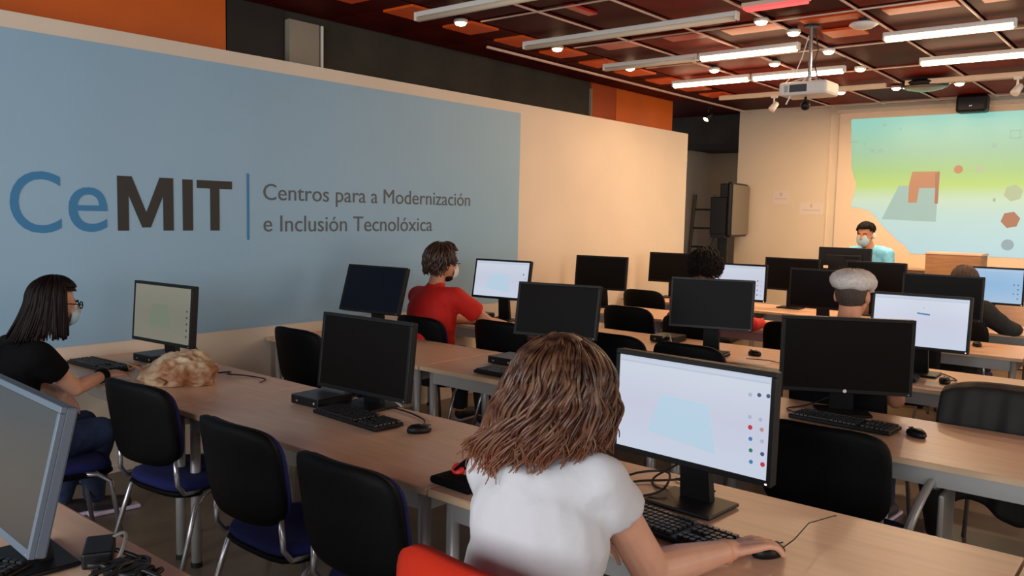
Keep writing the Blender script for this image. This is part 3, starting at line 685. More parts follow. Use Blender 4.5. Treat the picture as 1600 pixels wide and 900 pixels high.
def keyboard(x, y, rz, label, z=0.742):
    t = thing('keyboard', label, 'keyboard', (x, y, z), rz, 'black keyboards')
    part('base', 'kb', lambda: MB().box((0, 0, 0.011), (0.45, 0.155, 0.018), bevel=0.005), M['plastic'], t)
    def keys():
        mb = MB()
        for r in range(6):
            yy = 0.058-0.0225*r - (0.006 if r > 0 else 0)
            for c in range(15):
                if r == 5 and 3 < c < 9: continue
                mb.box((-0.205+0.0195*c, yy, 0.024), (0.0165, 0.0175, 0.009), taper=0.85)
            if r == 5: mb.box((-0.205+0.0195*6, yy, 0.024), (0.095, 0.0175, 0.009), taper=0.96)
            for c in range(3): mb.box((0.107+0.0195*c, yy, 0.024), (0.0165, 0.0175, 0.009), taper=0.85) if r != 3 else None
            for c in range(3): mb.box((0.168+0.0195*c, yy, 0.024), (0.0165, 0.0175, 0.009), taper=0.85)
        return mb
    k = part('keys', 'kb', keys, M['keycap'], t); k['kind'] = 'stuff'
    part('status_light', 'kb', lambda: MB().box((0.19, 0.071, 0.0205), (0.01, 0.004, 0.002)), M['led'], t)
keyboard(-4.74, 2.10, 0.06, 'black keyboard in front of the woman in black')
keyboard(-2.79, 2.325, -0.06, 'black keyboard before the dark monitor on the nearest row')
keyboard(-1.17, 2.12, -0.12, 'black keyboard under the curly woman\'s forearm')
keyboard(-1.20, 3.79, -0.05, 'black keyboard with pale glints before the dark monitor with the logo')
keyboard(-2.94, 3.56, 0.0, 'black keyboard left of the curly head on the second row')
keyboard(-2.60, 5.06, 0.0, 'black keyboard before the dark monitor near the red sleeves', 0.742)
keyboard(-4.5, 5.10, 0.0, 'black keyboard under the hand of the man in red')
keyboard(-1.45, 5.12, 0.1, 'grey black keyboard half hidden behind the large dark monitor')
keyboard(-2.35, 0.62, 0.5, 'black keyboard at the lower left corner of the picture')
def mouse(x, y, rz, label, z=0.742, cord=None):
    t = thing('mouse', label, 'mouse', (x, y, z), rz, 'computer mice')
    def bod():
        mb = MB(); vs = []; n = 16; fs = []
        for j, (k, zz) in enumerate(((0.9, 0.0), (1.0, 0.010), (0.93, 0.022), (0.7, 0.031), (0.3, 0.035))):
            for i in range(n):
                a = 2*PI*i/n; vs.append((0.031*k*math.cos(a), 0.054*k*math.sin(a)*(1.0), zz - 0.006*max(0, math.sin(a))*(j/4)))
        fs.append(tuple(range(n-1, -1, -1)))
        for j in range(4):
            for i in range(n): a = j*n+i; b = j*n+(i+1) % n; fs.append((a, b, b+n, a+n))
        fs.append(tuple(range(4*n, 5*n))); return mb.add(vs, fs)
    part('shell', 'm', bod, M['plastic'], t, True)
    part('scroll_wheel', 'm', lambda: MB().lathe([(0.008, -0.003), (0.008, 0.003)], (0, 0.028, 0.027), Matrix.Rotation(PI/2, 3, 'Y'), 10), M['pc_top'], t)
    part('button_gap', 'm', lambda: MB().box((0, 0.036, 0.028), (0.001, 0.03, 0.004)), M['cable'], t)
    if cord: obj('cord', MB().tube(cord, 0.0018, 6), M['cable'], t, True)
mouse(-2.45, 2.37, -0.5, 'black mouse beside the keyboard left of the curly woman')
mouse(-0.858, 2.145, -0.45, 'black mouse under the curly woman\'s right hand', cord=[(0, 0.05, 0.012), (0.0, 0.09, 0.03), (-0.02, 0.16, 0.06), (-0.07, 0.26, 0.04), (-0.12, 0.36, 0.02), (-0.15, 0.40, 0.004)])
mouse(-0.90, 3.80, 0.9, 'black mouse right of the keyboard on the second row')
mouse(-1.10, 5.20, 0.3, 'small black mouse right of the lit white page')
mouse(-1.27, 6.95, 0.4, 'small black mouse behind the lit white page at right')
mouse(-2.28, 5.30, 1.2, 'dark mouse at the end of the keyboard near the red sleeves')
mouse(-0.98, 8.1, 0.0, 'mouse near the pale blue monitor at right edge')
def minipc(x, y, rz, label, z=0.742):
    t = thing('mini_computer', label, 'computer', (x, y, z), rz, 'small desktop computers')
    part('case', 'pc', lambda: MB().box((0, 0, 0.024), (0.19, 0.21, 0.042), bevel=0.005), M['plastic'], t)
    part('lid', 'pc', lambda: MB().box((0, 0, 0.0455), (0.184, 0.204, 0.003)), M['pc_top'], t)
    part('port', 'pc', lambda: MB().box((-0.05, -0.105, 0.022), (0.014, 0.004, 0.008)), M['chrome'], t)
    part('power_button', 'pc', lambda: MB().lathe([(0.006, 0), (0.006, 0.003)], (0.07, -0.105, 0.024), Matrix.Rotation(PI/2, 3, 'X'), 10), M['grey_metal'], t)
minipc(-4.72, 2.43, 0.1, 'small black computer box by the wall behind the dim monitor')
minipc(-3.16, 2.42, 0.05, 'small flat computer box left of the dark monitor on the nearest row')
minipc(-3.22, 3.88, 0.0, 'small computer box left of the curly head on the second row')
minipc(-3.0, 5.42, 0.0, 'small computer box on the third row left of the dark monitor')
minipc(-4.82, 5.36, 0.0, 'small computer box behind the arm of the man in red')
minipc(-1.70, 3.95, 0.1, 'small computer box behind the large dark monitor')

# ------------------------------------------------------------------ people
def frame(yaw, pitch=0.0, roll=0.0):
    return (Matrix.Rotation(yaw, 3, 'Z') @ Matrix.Rotation(pitch, 3, 'X') @ Matrix.Rotation(roll, 3, 'Y'))
def hand_shapes(mb, wrist, d, upv, side, curl=0.5, s=1.0, spread=1.0):
    """palm and five fingers; side=+1 right hand (thumb on the left when the palm faces down)"""
    wrist = V(wrist); d = V(d).normalized(); upv = V(upv); upv = (upv - d*upv.dot(d)).normalized(); l = d.cross(upv)*side
    P = lambda f, a, h=0: wrist + d*f*s + l*a*s + upv*h*s
    la = (-0.036, -0.0125, 0.0125, 0.036); kn = (0.088, 0.092, 0.087, 0.078); ln = (0.068, 0.076, 0.070, 0.054)
    mb.ell(P(0.05, 0.0, 0.0), (0.039*s, 0.038*s, 0.015*s), Matrix((l*side, d, upv)).transposed())
    for i in range(4):
        a = la[i]
        mb.cap(P(0.008, a*0.6), 0.013*s, P(kn[i], a, 0.004), 0.0100*s, 8)
        p = P(kn[i], a, 0.004); ang = 0.0; r = 0.0090*s
        for j, fr in enumerate((0.45, 0.31, 0.24)):
            ang += curl*(0.45, 0.75, 0.5)[j]
            dirv = (d*math.cos(ang) - upv*math.sin(ang) + l*a*1.6*spread).normalized()
            q = p + dirv*ln[i]*fr*s
            mb.cap(p, r, q, r*0.9, 8); p = q; r *= 0.9
    p0 = P(0.018, -0.022, -0.004); p1 = P(0.050, -0.047, -0.008); p2 = P(0.078, -0.057, -0.014); p3 = P(0.099, -0.055, -0.020)
    mb.cap(p0, 0.016*s, p1, 0.0125*s, 8); mb.cap(p1, 0.0125*s, p2, 0.0105*s, 8); mb.cap(p2, 0.0105*s, p3, 0.009*s, 8)
def person(name, label, J, skin, F=None, HF=None, s=1.0, vox=0.007, arm=1.0, hands=(), chest=(0.165, 0.105, 0.17), belly=(0.155, 0.115, 0.16)):
    """J: joints in world space. Builds one continuous body; returns the root and the shape dictionary"""
    J = {k: V(v) for k, v in J.items()}
    root = thing('person', label, 'person', (J['hip'].x, J['hip'].y, 0))
    off = -V((J['hip'].x, J['hip'].y, 0))
    for k in J: J[k] = J[k] + off
    F = F or frame(0); HF = HF or F
    mb = MB()
    mid = J['hip'].lerp(J['chest'], 0.5)
    mb.ell(J['hip'], (0.165*s, 0.125*s, 0.12*s), F); mb.ell(mid, tuple(a*s for a in belly), F); mb.ell(J['chest'], tuple(a*s for a in chest), F)
    mb.cap(J['chest'] + V((0, 0, 0.10*s)), 0.08*s, J['neck'], 0.055*s)
    mb.cap(J['neck'], 0.057*s, J['head'] + HF @ V((0, -0.02, -0.05))*s, 0.053*s)
    for q in 'LR':
        if q+'_sh' in J:
            mb.cap(J['chest'].lerp(J[q+'_sh'], 0.35) + V((0, 0, 0.06*s)), 0.07*s, J[q+'_sh'], 0.047*s)
            mb.cap(J[q+'_sh'], 0.046*s, J[q+'_el'], 0.043*s*arm); e, wv = J[q+'_el'], J[q+'_wr']
            mb.cap(e, 0.042*s*arm, e.lerp(wv, 0.35), 0.041*s*arm); mb.cap(e.lerp(wv, 0.35), 0.041*s*arm, wv, 0.028*s)
        mb.cap(J['hip'].lerp(J[q+'_hip'], 0.8), 0.10*s, J[q+'_kn'], 0.062*s)
        k_, a_ = J[q+'_kn'], J[q+'_an']
        mb.cap(k_, 0.06*s, k_.lerp(a_, 0.35) - (F @ V((0, 0.02, 0))), 0.058*s); mb.cap(k_.lerp(a_, 0.35) - (F @ V((0, 0.02, 0))), 0.058*s, a_, 0.038*s)
        mb.cap(a_ + V((0, 0, -0.035)), 0.036*s, J[q+'_to'], 0.03*s)
    for h in hands:
        hand_shapes(mb, J[h[0]+'_wr'], h[1], h[2], 1 if h[0] == 'R' else -1, h[3], s*(h[4] if len(h) > 4 else 1.0))
    # head
    c = J['head']; H = lambda x, y, z: c + HF @ V((x, y, z))*s
    e = lambda p, r: mb.ell(H(*p), tuple(a*s for a in r), HF)
    e((0, -0.012, 0.03), (0.075, 0.096, 0.092)); e((0, 0.022, -0.035), (0.064, 0.072, 0.085)); e((0, 0.048, -0.088), (0.042, 0.042, 0.034))
    e((0, 0.075, 0.012), (0.052, 0.02, 0.018))
    mb.cap(H(0, 0.092, 0.0), 0.010*s, H(0, 0.112, -0.035), 0.015*s, 8)
    e((0, 0.086, -0.066), (0.026, 0.014, 0.012)); e((0.042, 0.062, -0.03), (0.024, 0.024, 0.024)); e((-0.042, 0.062, -0.03), (0.024, 0.024, 0.024))
    for q in (-1, 1): e((q*0.078, -0.008, -0.012), (0.011, 0.022, 0.034))
    body = rem(mb, 'body', skin, root, vox, 3)
    for q in (-1, 1):
        obj('eye', MB().ell(H(q*0.031, 0.087, -0.004), (0.013*s, 0.008*s, 0.008*s), HF, 10, 8), M['eye'], root, True)
        obj('eyebrow', MB().tube([H(q*0.015, 0.096, 0.018), H(q*0.032, 0.096, 0.024), H(q*0.05, 0.084, 0.018)], 0.004*s, 6), M['hair_dark'], root, True)
    obj('mouth', MB().ell(H(0, 0.097, -0.066), (0.022*s, 0.007*s, 0.007*s), HF, 10, 8), M['lip'], root, True)
    return root, J, F, HF, H
def shirt(P, m, s=1.0, infl=0.016, sl=0.55, vox=0.011, chest=(0.165, 0.105, 0.17), belly=(0.155, 0.115, 0.16), disp=0.006, hem=True, slr=0.07, long=False, dsc=7.0, name='tshirt', shr=0.058):
    root, J, F, HF, H = P; mb = MB()
    mid = J['hip'].lerp(J['chest'], 0.5); A = lambda r: tuple(a*s+infl for a in r)
    mb.ell(J['chest'], A(chest), F); mb.ell(mid, A(belly), F); mb.ell(J['hip'] + V((0, 0, 0.03)), (0.17*s+infl, 0.13*s+infl, 0.11*s+infl), F)
    mb.ell(J['hip'].lerp(J['chest'], 0.75), A((chest[0]*0.98, chest[1]*1.02, 0.15)), F)
    mb.cap(J['chest'] + V((0, 0, 0.10*s)), 0.085*s+infl, J['neck'] + V((0, 0, -0.025)), 0.062*s)
    for q in 'LR':
        sh, el = J[q+'_sh'], J[q+'_el']
        mb.cap(J['chest'].lerp(sh, 0.35) + V((0, 0, 0.06*s)), 0.076*s+infl, sh, shr*s+infl)
        if long:
            mb.cap(sh, 0.056*s+infl, el, 0.045*s+infl); mb.cap(el, 0.045*s+infl, el.lerp(J[q+'_wr'], 0.93), 0.03*s+infl)
        else:
            mb.sleeve(sh, shr*s+infl, sh.lerp(el, sl), slr*s)
    return rem(mb, name, m, root, vox, 3, disp, dsc, (1, 1, 0.6))
def trousers(P, m, s=1.0, infl=0.012, vox=0.013):
    root, J, F, HF, H = P; mb = MB()
    mb.ell(J['hip'] + V((0, 0, -0.01)), (0.17*s+infl, 0.13*s+infl, 0.12*s+infl), F)
    for q in 'LR':
        mb.cap(J['hip'].lerp(J[q+'_hip'], 0.8), 0.102*s+infl, J[q+'_kn'], 0.064*s+infl)
        k_, a_ = J[q+'_kn'], J[q+'_an']
        c_ = k_.lerp(a_, 0.35) - (F @ V((0, 0.02, 0)))
        mb.cap(k_, 0.063*s+infl, c_, 0.06*s+infl); mb.sleeve(c_, 0.06*s+infl, a_ + V((0, 0, 0.01)), 0.046*s+infl)
        obj('shoe', MB().cap(J[q+'_an'] + V((0, 0, -0.035)), 0.043*s, J[q+'_to'] + V((0, 0, 0.008)), 0.038*s), M['shoe'], root, True)
        a = J[q+'_an'] + V((0, 0, -J[q+'_an'].z+0.012)); b = V((J[q+'_to'].x, J[q+'_to'].y, 0.012)); dd = (b-a).normalized()
        obj('shoe_sole', MB().box((a+b)/2 + dd*0.02, (0.08*s, (b-a).length+0.11, 0.022), R=Matrix((dd.cross(V((0, 0, 1))), dd, V((0, 0, 1)))).transposed(), bevel=0.008), M['sole'], root)
    return rem(mb, 'trousers', m, root, vox, 3, 0.005, 9.0)
def seated(x, y, yaw=0.0, s=1.0, lean=0.0, zh=0.53, turn=0.0, arms=None):
    F = frame(yaw); c = V((x, y, 0)); L = lambda a, b, z: c + F @ V((a*s, b*s, 0)) + V((0, 0, z))
    t = lean
    return dict(hip=L(0, -0.02, zh), chest=L(0, -0.05+0.30*t, zh+0.36*s), neck=L(0, -0.05+0.48*t, zh+0.55*s), head=L(0, 0.0+0.60*t, zh+0.73*s),
                L_sh=L(-0.175, -0.05+0.40*t, zh+0.47*s), R_sh=L(0.175, -0.05+0.40*t, zh+0.47*s), L_el=L(-0.20, 0.08, zh+0.22), R_el=L(0.20, 0.08, zh+0.22), L_wr=L(-0.14, 0.32, 0.78), R_wr=L(0.14, 0.32, 0.78),
                L_hip=L(-0.095, 0.0, zh-0.01), R_hip=L(0.095, 0.0, zh-0.01), L_kn=L(-0.11, 0.42, 0.53), R_kn=L(0.11, 0.42, 0.53), L_an=L(-0.11, 0.42, 0.095), R_an=L(0.11, 0.42, 0.095), L_to=L(-0.12, 0.58, 0.035), R_to=L(0.12, 0.58, 0.035))
def hair(P, m, n, R3=(0.086, 0.108, 0.104), ctr=(0, -0.012, 0.028), drop=lambda f: 0.2, drift=lambda f: V((0, 0, 0)), wave=0.01, freq=40.0, rad=0.007, face=0.95, layers=0.02, th_end=1.75, seed=1, s=1.0, npt=16, scalp=True, name='hair', wave0=0.2, jit=0.25, front_top=0.75):
    """locks that run over the skull from the crown and then hang"""
    root, J, F, HF, H = P; rnd = random.Random(seed); mb = MB()
    for i in range(n):
        f = rnd.uniform(-PI, PI)            # 0 = forward
        th0 = math.acos(1-rnd.uniform(0, 0.85))*0.9
        fr = abs(f) < face
        if fr and th0 > front_top: continue
        lay = rnd.uniform(0, layers); ph = rnd.uniform(0, 6.28); dr = drop(f)*rnd.uniform(1-jit, 1.0); dv = drift(f)*rnd.uniform(0.5, 1.1)
        te = th_end*rnd.uniform(0.92, 1.0)
        if fr: te = min(te, front_top+0.25); dr = 0.0
        arc = (te-th0)*0.1; tot = max(0.03, arc+dr); pts = []; rs = []
        fw = f + rnd.uniform(-0.15, 0.15)
        for k in range(npt):
            l_ = tot*k/(npt-1)
            if l_ <= arc or dr == 0:
                th = min(te, th0 + l_/0.1); h = 0
            else: th = te; h = l_-arc
            ff = f + (fw-f)*k/npt
            rr = [(a+lay)*(1.0) for a in R3]
            p = V((math.sin(th)*math.sin(ff)*rr[0], math.sin(th)*math.cos(ff)*rr[1], math.cos(th)*rr[2]))
            tl = V((math.cos(ff), -math.sin(ff), 0)); ro = V((math.sin(ff), math.cos(ff), 0.2))
            amp = wave*(wave0+(1-wave0)*k/npt)
            p = p + tl*amp*math.sin(freq*l_+ph) + ro*amp*0.7*math.cos(freq*l_+ph*1.3)
            p = V(ctr) + p
            w_ = c0 = H(*p) + V((0, 0, -h*s)) + dv*(h/max(dr, 1e-3))**1.3*s
            pts.append(w_); u = k/(npt-1); rs.append(s*rad*(0.55+0.45*min(1, u*4))*(1-0.65*max(0, (u-0.6)/0.4)))
        mb.tube(pts, rs, 5)
    if scalp:
        sc = MB().ell((0, 0, 0), tuple(a+0.002 for a in R3), None, 24, 16); keep = []
        for fc in sc.f:
            q = sum((V(sc.v[i]) for i in fc), V())/len(fc)
            if not (q.y > 0.028 and q.z < 0.045) and not (q.z < -0.075): keep.append(fc)
        mb.add([H(*(V(v)+V(ctr))) for v in sc.v], keep)
    return obj(name, mb, m, root, True)
def mask(P, m, s=1.0):
    root, J, F, HF, H = P
    e = MB().ell((0, 0, 0), (0.070, 0.072, 0.066), None, 24, 16); keep = []
    for fc in e.f:
        q = sum((V(e.v[i]) for i in fc), V())/len(fc)
        if q.y > 0.018 and q.z < 0.056: keep.append(fc)
    mb = MB().add([H(v[0], v[1]*1.02+0.044, v[2]-0.052) for v in e.v], keep)
    o = obj('face_mask', mb, m, root, True); md = o.modifiers.new('s', 'SOLIDIFY'); md.thickness = 0.003
    for q in (-1, 1): obj('mask_loop', MB().tube([H(q*0.062, 0.055, -0.02), H(q*0.082, 0.015, -0.005), H(q*0.087, -0.012, 0.015)], 0.002*s, 6), m, root, True)
    return o

# --- the curly haired woman in white, nearest
HFp = frame(0.16, -0.10, -0.03)
J = seated(-1.09, 1.44, 0.0, 0.97)
J.update(hip=(-1.125, 1.40, 0.55), chest=(-1.135, 1.47, 0.92), neck=(-1.13, 1.51, 1.085), head=(-1.135, 1.56, 1.240), L_sh=(-1.285, 1.49, 1.03), R_sh=(-0.992, 1.515, 1.066),
         R_el=(-0.99, 1.745, 0.79), R_wr=(-0.908, 2.02, 0.781), L_el=(-1.34, 1.68, 0.81), L_wr=(-1.225, 1.86, 0.80))
P1 = person('person', 'woman with long curly auburn hair in a white T-shirt, seen from behind', J, M['skin'], frame(0.05), HFp, 0.98, 0.0046, 1.17,
            hands=(('R', (0.55, 1.0, 0.05), (-0.15, 0, 1), 0.62, 1.12), ('L', (0.9, -0.28, -0.10), (0.1, 0, 1), 0.45, 1.0)), chest=(0.17, 0.11, 0.17), belly=(0.16, 0.125, 0.17))
shirt(P1, M['white_cloth'], 0.98, 0.016, 0.30, 0.009, chest=(0.17, 0.11, 0.17), belly=(0.152, 0.125, 0.17), disp=0.012, slr=0.070, dsc=9.0, shr=0.047)
trousers(P1, M['jeans'], 0.98)
def auburn():
    m = bpy.data.materials.new('auburn_hair'); m.use_nodes = True; nt = m.node_tree; b = nt.nodes['Principled BSDF']
    tc = nt.nodes.new('ShaderNodeTexCoord'); sp = nt.nodes.new('ShaderNodeSeparateXYZ'); r = nt.nodes.new('ShaderNodeValToRGB'); n = nt.nodes.new('ShaderNodeTexNoise'); mx = nt.nodes.new('ShaderNodeMix'); mx.data_type = 'RGBA'
    nt.links.new(tc.outputs['Generated'], sp.inputs[0]); nt.links.new(sp.outputs['Z'], r.inputs[0])
    E_ = r.color_ramp.elements; E_[0].position = 0.0; E_[0].color = (*lin((158, 86, 48)), 1); E_[1].position = 1.0; E_[1].color = (*lin((44, 25, 18)), 1)
    e = E_.new(0.45); e.color = (*lin((84, 48, 33)), 1)
    n.inputs['Scale'].default_value = 26; nt.links.new(tc.outputs['Object'], n.inputs['Vector'])
    r2 = nt.nodes.new('ShaderNodeValToRGB'); r2.color_ramp.elements[0].position = 0.4; r2.color_ramp.elements[1].position = 0.7
    nt.links.new(n.outputs['Fac'], r2.inputs[0]); nt.links.new(r2.outputs[0], mx.inputs[0]); nt.links.new(r.outputs[0], mx.inputs[6]); mx.inputs[7].default_value = (*lin((116, 80, 58)), 1)
    nt.links.new(mx.outputs[2], b.inputs['Base Color']); b.inputs['Roughness'].default_value = 0.42; return m
def curls(P, m, nclump, per, ctr, R3, wave, freq, rad, seed):
    root, J, F, HF, H = P; rnd = random.Random(seed); mb = MB(); npt = 24
    for c_ in range(nclump):
        f = rnd.uniform(-PI, PI); th0 = 0.16 + math.acos(1-rnd.uniform(0.0, 0.9))*0.8
        if abs(f) < 0.75 and th0 > 0.75: continue
        lay = rnd.uniform(0.0, 0.03); ph = rnd.uniform(0, 6.28); fq = freq*rnd.uniform(0.75, 1.25); am = wave*rnd.uniform(0.6, 1.3)
        sd = math.sin(f); bk = max(0, -math.cos(f))
        dr = (0.205 + 0.045*max(0, -sd) - 0.04*max(0, sd) + 0.01*bk)*rnd.uniform(0.72, 1.0)
        dv = V((-0.05 + 0.045*sd - 0.02*max(0, -sd), -0.045*bk - 0.005, 0))*rnd.uniform(0.5, 1.15)
        te = 1.62*rnd.uniform(0.94, 1.0); fw = f + rnd.uniform(-0.2, 0.2)
        if abs(f) < 0.75: te = min(te, 1.0); dr = 0.0
        for q in range(per):
            jf = rnd.gauss(0, 0.055); jl = rnd.gauss(0, 0.004); jp = rnd.gauss(0, 0.35); arc = (te-th0)*0.1; tot = max(0.03, arc+dr*rnd.uniform(0.85, 1.05)); amp0 = am*(0.3 if abs(f) < 0.9 else 1.0); pts = []; rs = []; j2 = V((rnd.gauss(0, 0.010), rnd.gauss(0, 0.010), 0))
            for k in range(npt):
                l_ = tot*k/(npt-1); u = k/(npt-1)
                th = min(te, th0 + l_/0.1); h = max(0, l_-arc) if dr else 0
                ff = f + jf + (fw-f)*u; rr = [a+lay*min(1, 0.15+u*3)+jl for a in R3]
                p = V((math.sin(th)*math.sin(ff)*rr[0], math.sin(th)*math.cos(ff)*rr[1], math.cos(th)*rr[2]))
                tl = V((math.cos(ff), -math.sin(ff), 0)); ro = V((math.sin(ff), math.cos(ff), 0.25)); amp = amp0*(0.25+0.75*u)
                p = p + tl*amp*math.sin(fq*l_+ph+jp) + ro*amp*0.8*math.cos(fq*l_+ph+jp)
                nr = math.sqrt((p.x/R3[0])**2 + (p.y/R3[1])**2 + (p.z/R3[2])**2); lim = 1.10 + 0.25*min(1, max(0, 1-p.z/0.09))
                if p.z > 0 and nr > lim: p = p*(lim/nr)
                p = p + V(ctr)
                pts.append(H(*p) + V((0, 0, -h)) + dv*(h/max(dr, 1e-3))**1.25 + j2*u)
                rs.append(rad*(0.5+0.5*min(1, u*4))*(1-0.7*max(0, (u-0.65)/0.35)))
            mb.tube(pts, rs, 4, False)
    sc = MB().ell((0, 0, 0), tuple(a+0.004 for a in R3), None, 24, 16); keep = []
    for fc in sc.f:
        q = sum((V(sc.v[i]) for i in fc), V())/len(fc)
        if not (q.y > 0.03 and q.z < 0.05): keep.append(fc)
    mb.add([H(*(V(v)+V(ctr))) for v in sc.v], keep)
    # inner mass that keeps the nape dark between the locks
    mb.ell(H(0, -0.035, -0.09), (0.085, 0.06, 0.10), HF)
    return obj('hair', mb, m, root, True)
curls(P1, auburn(), 230, 7, (0, -0.012, 0.028), (0.094, 0.116, 0.108), 0.0165, 52.0, 0.0045, 5)
obj('glasses', MB().tube([P1[4](0.085, -0.02, 0.012), P1[4](0.083, 0.05, 0.010), P1[4](0.070, 0.102, 0.006), P1[4](0.0, 0.118, 0.006), P1[4](-0.07, 0.102, 0.006), P1[4](-0.083, 0.03, 0.01)], 0.0022, 6), M['plastic'], P1[0], True)
obj('bracelet', MB().lathe([(0.031, -0.003), (0.034, 0.0), (0.031, 0.003)], P1[1]['R_wr'] - V((0.008, 0.026, 0)), frame(-0.3, -PI/2, 0)), M['skin2'], P1[0], True)

# --- woman in black at left
HF2 = frame(-0.12, -0.10)
J = seated(-4.24, 1.50, 0.0, 0.95, zh=0.50)
J.update(hip=(-4.22, 1.38, 0.50), chest=(-4.25, 1.47, 0.82), neck=(-4.25, 1.55, 0.995), head=(-4.17, 1.645, 1.18), R_sh=(-4.09, 1.53, 0.955), L_sh=(-4.42, 1.53, 0.95),
         R_el=(-4.155, 1.72, 0.765), R_wr=(-4.30, 1.93, 0.785), L_el=(-4.48, 1.70, 0.72), L_wr=(-4.335, 1.74, 0.70), R_kn=(-4.16, 1.84, 0.53), L_kn=(-4.36, 1.84, 0.53),
         R_an=(-4.46, 1.93, 0.10), L_an=(-4.52, 1.78, 0.10), R_to=(-4.44, 2.08, 0.035), L_to=(-4.52, 1.94, 0.035))
P2 = person('person', 'woman in black T-shirt with glasses and face mask at left, in profile', J, M['skin'], frame(0.0), HF2, 0.93, 0.006, hands=(('R', (-0.25, 1.0, -0.1), (0.2, 0, 1), 0.35), ('L', (0.35, 0.2, -0.8), (1, 0, 0.4), 0.5)))
shirt(P2, M['black_cloth'], 0.95, 0.016, 0.52, 0.011); trousers(P2, M['jeans'], 0.95)
hair(P2, M['hair_dark'], 520, R3=(0.092, 0.112, 0.108), drop=lambda f: 0.20 if abs(f) < 2.2 else 0.22, drift=lambda f: V((0.01*math.sin(f), -0.10*max(0, -math.cos(f)), 0)), wave=0.004, freq=14, rad=0.0075, layers=0.012, seed=8, th_end=1.65, s=0.95, face=1.28, jit=0.15)
mask(P2, M['mask'], 0.95)
gl = MB()
for q in (-1, 1):
    gl.tube([P2[4](q*0.034+0.024*math.cos(a), 0.112, 0.0+0.018*math.sin(a)) for a in [2*PI*i/14 for i in range(15)]], 0.003, 6)
    gl.tube([P2[4](q*0.058, 0.11, 0.004), P2[4](q*0.082, 0.05, 0.008), P2[4](q*0.083, -0.01, 0.006)], 0.0025, 6)
gl.tube([P2[4](-0.01, 0.112, 0.004), P2[4](0.01, 0.112, 0.004)], 0.0025, 6)
obj('glasses', gl, M['plastic'], P2[0], True)
obj('wristband', MB().tube([P2[1]['R_wr'] + (P2[1]['R_el']-P2[1]['R_wr']).normalized()*0.015, P2[1]['R_wr'] + (P2[1]['R_el']-P2[1]['R_wr']).normalized()*0.055], 0.036, 16), M['black_cloth'], P2[0], True)

# --- man in red
HF3 = frame(-0.42, -0.05)
J = seated(-4.36, 4.33, 0.0, 1.08, zh=0.52)
J.update(hip=(-4.34, 4.28, 0.52), chest=(-4.36, 4.33, 0.90), neck=(-4.35, 4.37, 1.135), head=(-4.335, 4.42, 1.275), L_sh=(-4.535, 4.36, 1.02), R_sh=(-4.16, 4.38, 1.035),
         R_el=(-4.05, 4.62, 0.84), R_wr=(-4.13, 4.90, 0.795), L_el=(-4.60, 4.60, 0.82), L_wr=(-4.46, 4.88, 0.795))
P3 = person('person', 'man in red T-shirt with brown hair and mask, seen from behind', J, M['skin2'], frame(-0.05), HF3, 1.06, 0.007, hands=(('R', (-0.15, 1.0, -0.05), (0, 0, 1), 0.4), ('L', (0.15, 1, -0.05), (0, 0, 1), 0.4)), chest=(0.19, 0.13, 0.18), belly=(0.185, 0.145, 0.17))
shirt(P3, M['red_cloth'], 1.06, 0.018, 0.62, 0.011, chest=(0.19, 0.13, 0.18), belly=(0.185, 0.145, 0.17), slr=0.074, disp=0.008); trousers(P3, M['dark_trouser'], 1.06)
hair(P3, M['hair_brown'], 420, R3=(0.094, 0.112, 0.106), drop=lambda f: 0.10 if abs(f) > 1.6 else 0.02, wave=0.013, freq=60, rad=0.0075, layers=0.022, seed=11, th_end=1.8, s=1.05, face=1.1, npt=16, jit=0.6)
mask(P3, M['mask_w'], 1.06)
obj('beard', MB().ell(P3[4](0, 0.03, -0.10), (0.058, 0.05, 0.03), HF3), M['hair_dark'], P3[0], True)
obj('glasses', MB().tube([P3[4](0.082, -0.01, 0.008), P3[4](0.08, 0.05, 0.008), P3[4](0.066, 0.104, 0.004), P3[4](0.0, 0.118, 0.004)], 0.0022, 6), M['plastic'], P3[0], True)

# --- dark haired person, red sleeves
J = seated(-3.02, 5.96, 0.0, 1.0, zh=0.52)
J.update(head=(-3.03, 6.03, 1.255), R_el=(-2.72, 6.22, 0.82), R_wr=(-2.80, 6.60, 0.79), L_el=(-3.34, 6.2, 0.82), L_wr=(-3.62, 6.66, 0.80), R_sh=(-2.84, 5.95, 0.99))
J['L_wr'] = (-3.55, 6.46, 0.79)
P4 = person('person', 'person with dark curly hair and red long sleeves behind a dark monitor', J, M['skin2'], None, frame(0.0, -0.1), 1.0, 0.007, hands=(('R', (0.5, 0.9, -0.05), (0, 0, 1), 0.35), ('L', (-0.4, 0.9, -0.05), (0, 0, 1), 0.35)))
shirt(P4, M['red_cloth'], 1.0, 0.016, long=True, name='sweater'); trousers(P4, M['dark_trouser'])
hair(P4, M['hair_black'], 520, R3=(0.105, 0.122, 0.116), drop=lambda f: 0.05 if abs(f) > 1.5 else 0.01, wave=0.018, freq=120, rad=0.006, layers=0.03, seed=21, th_end=2.1, face=0.8, npt=22, jit=0.8)

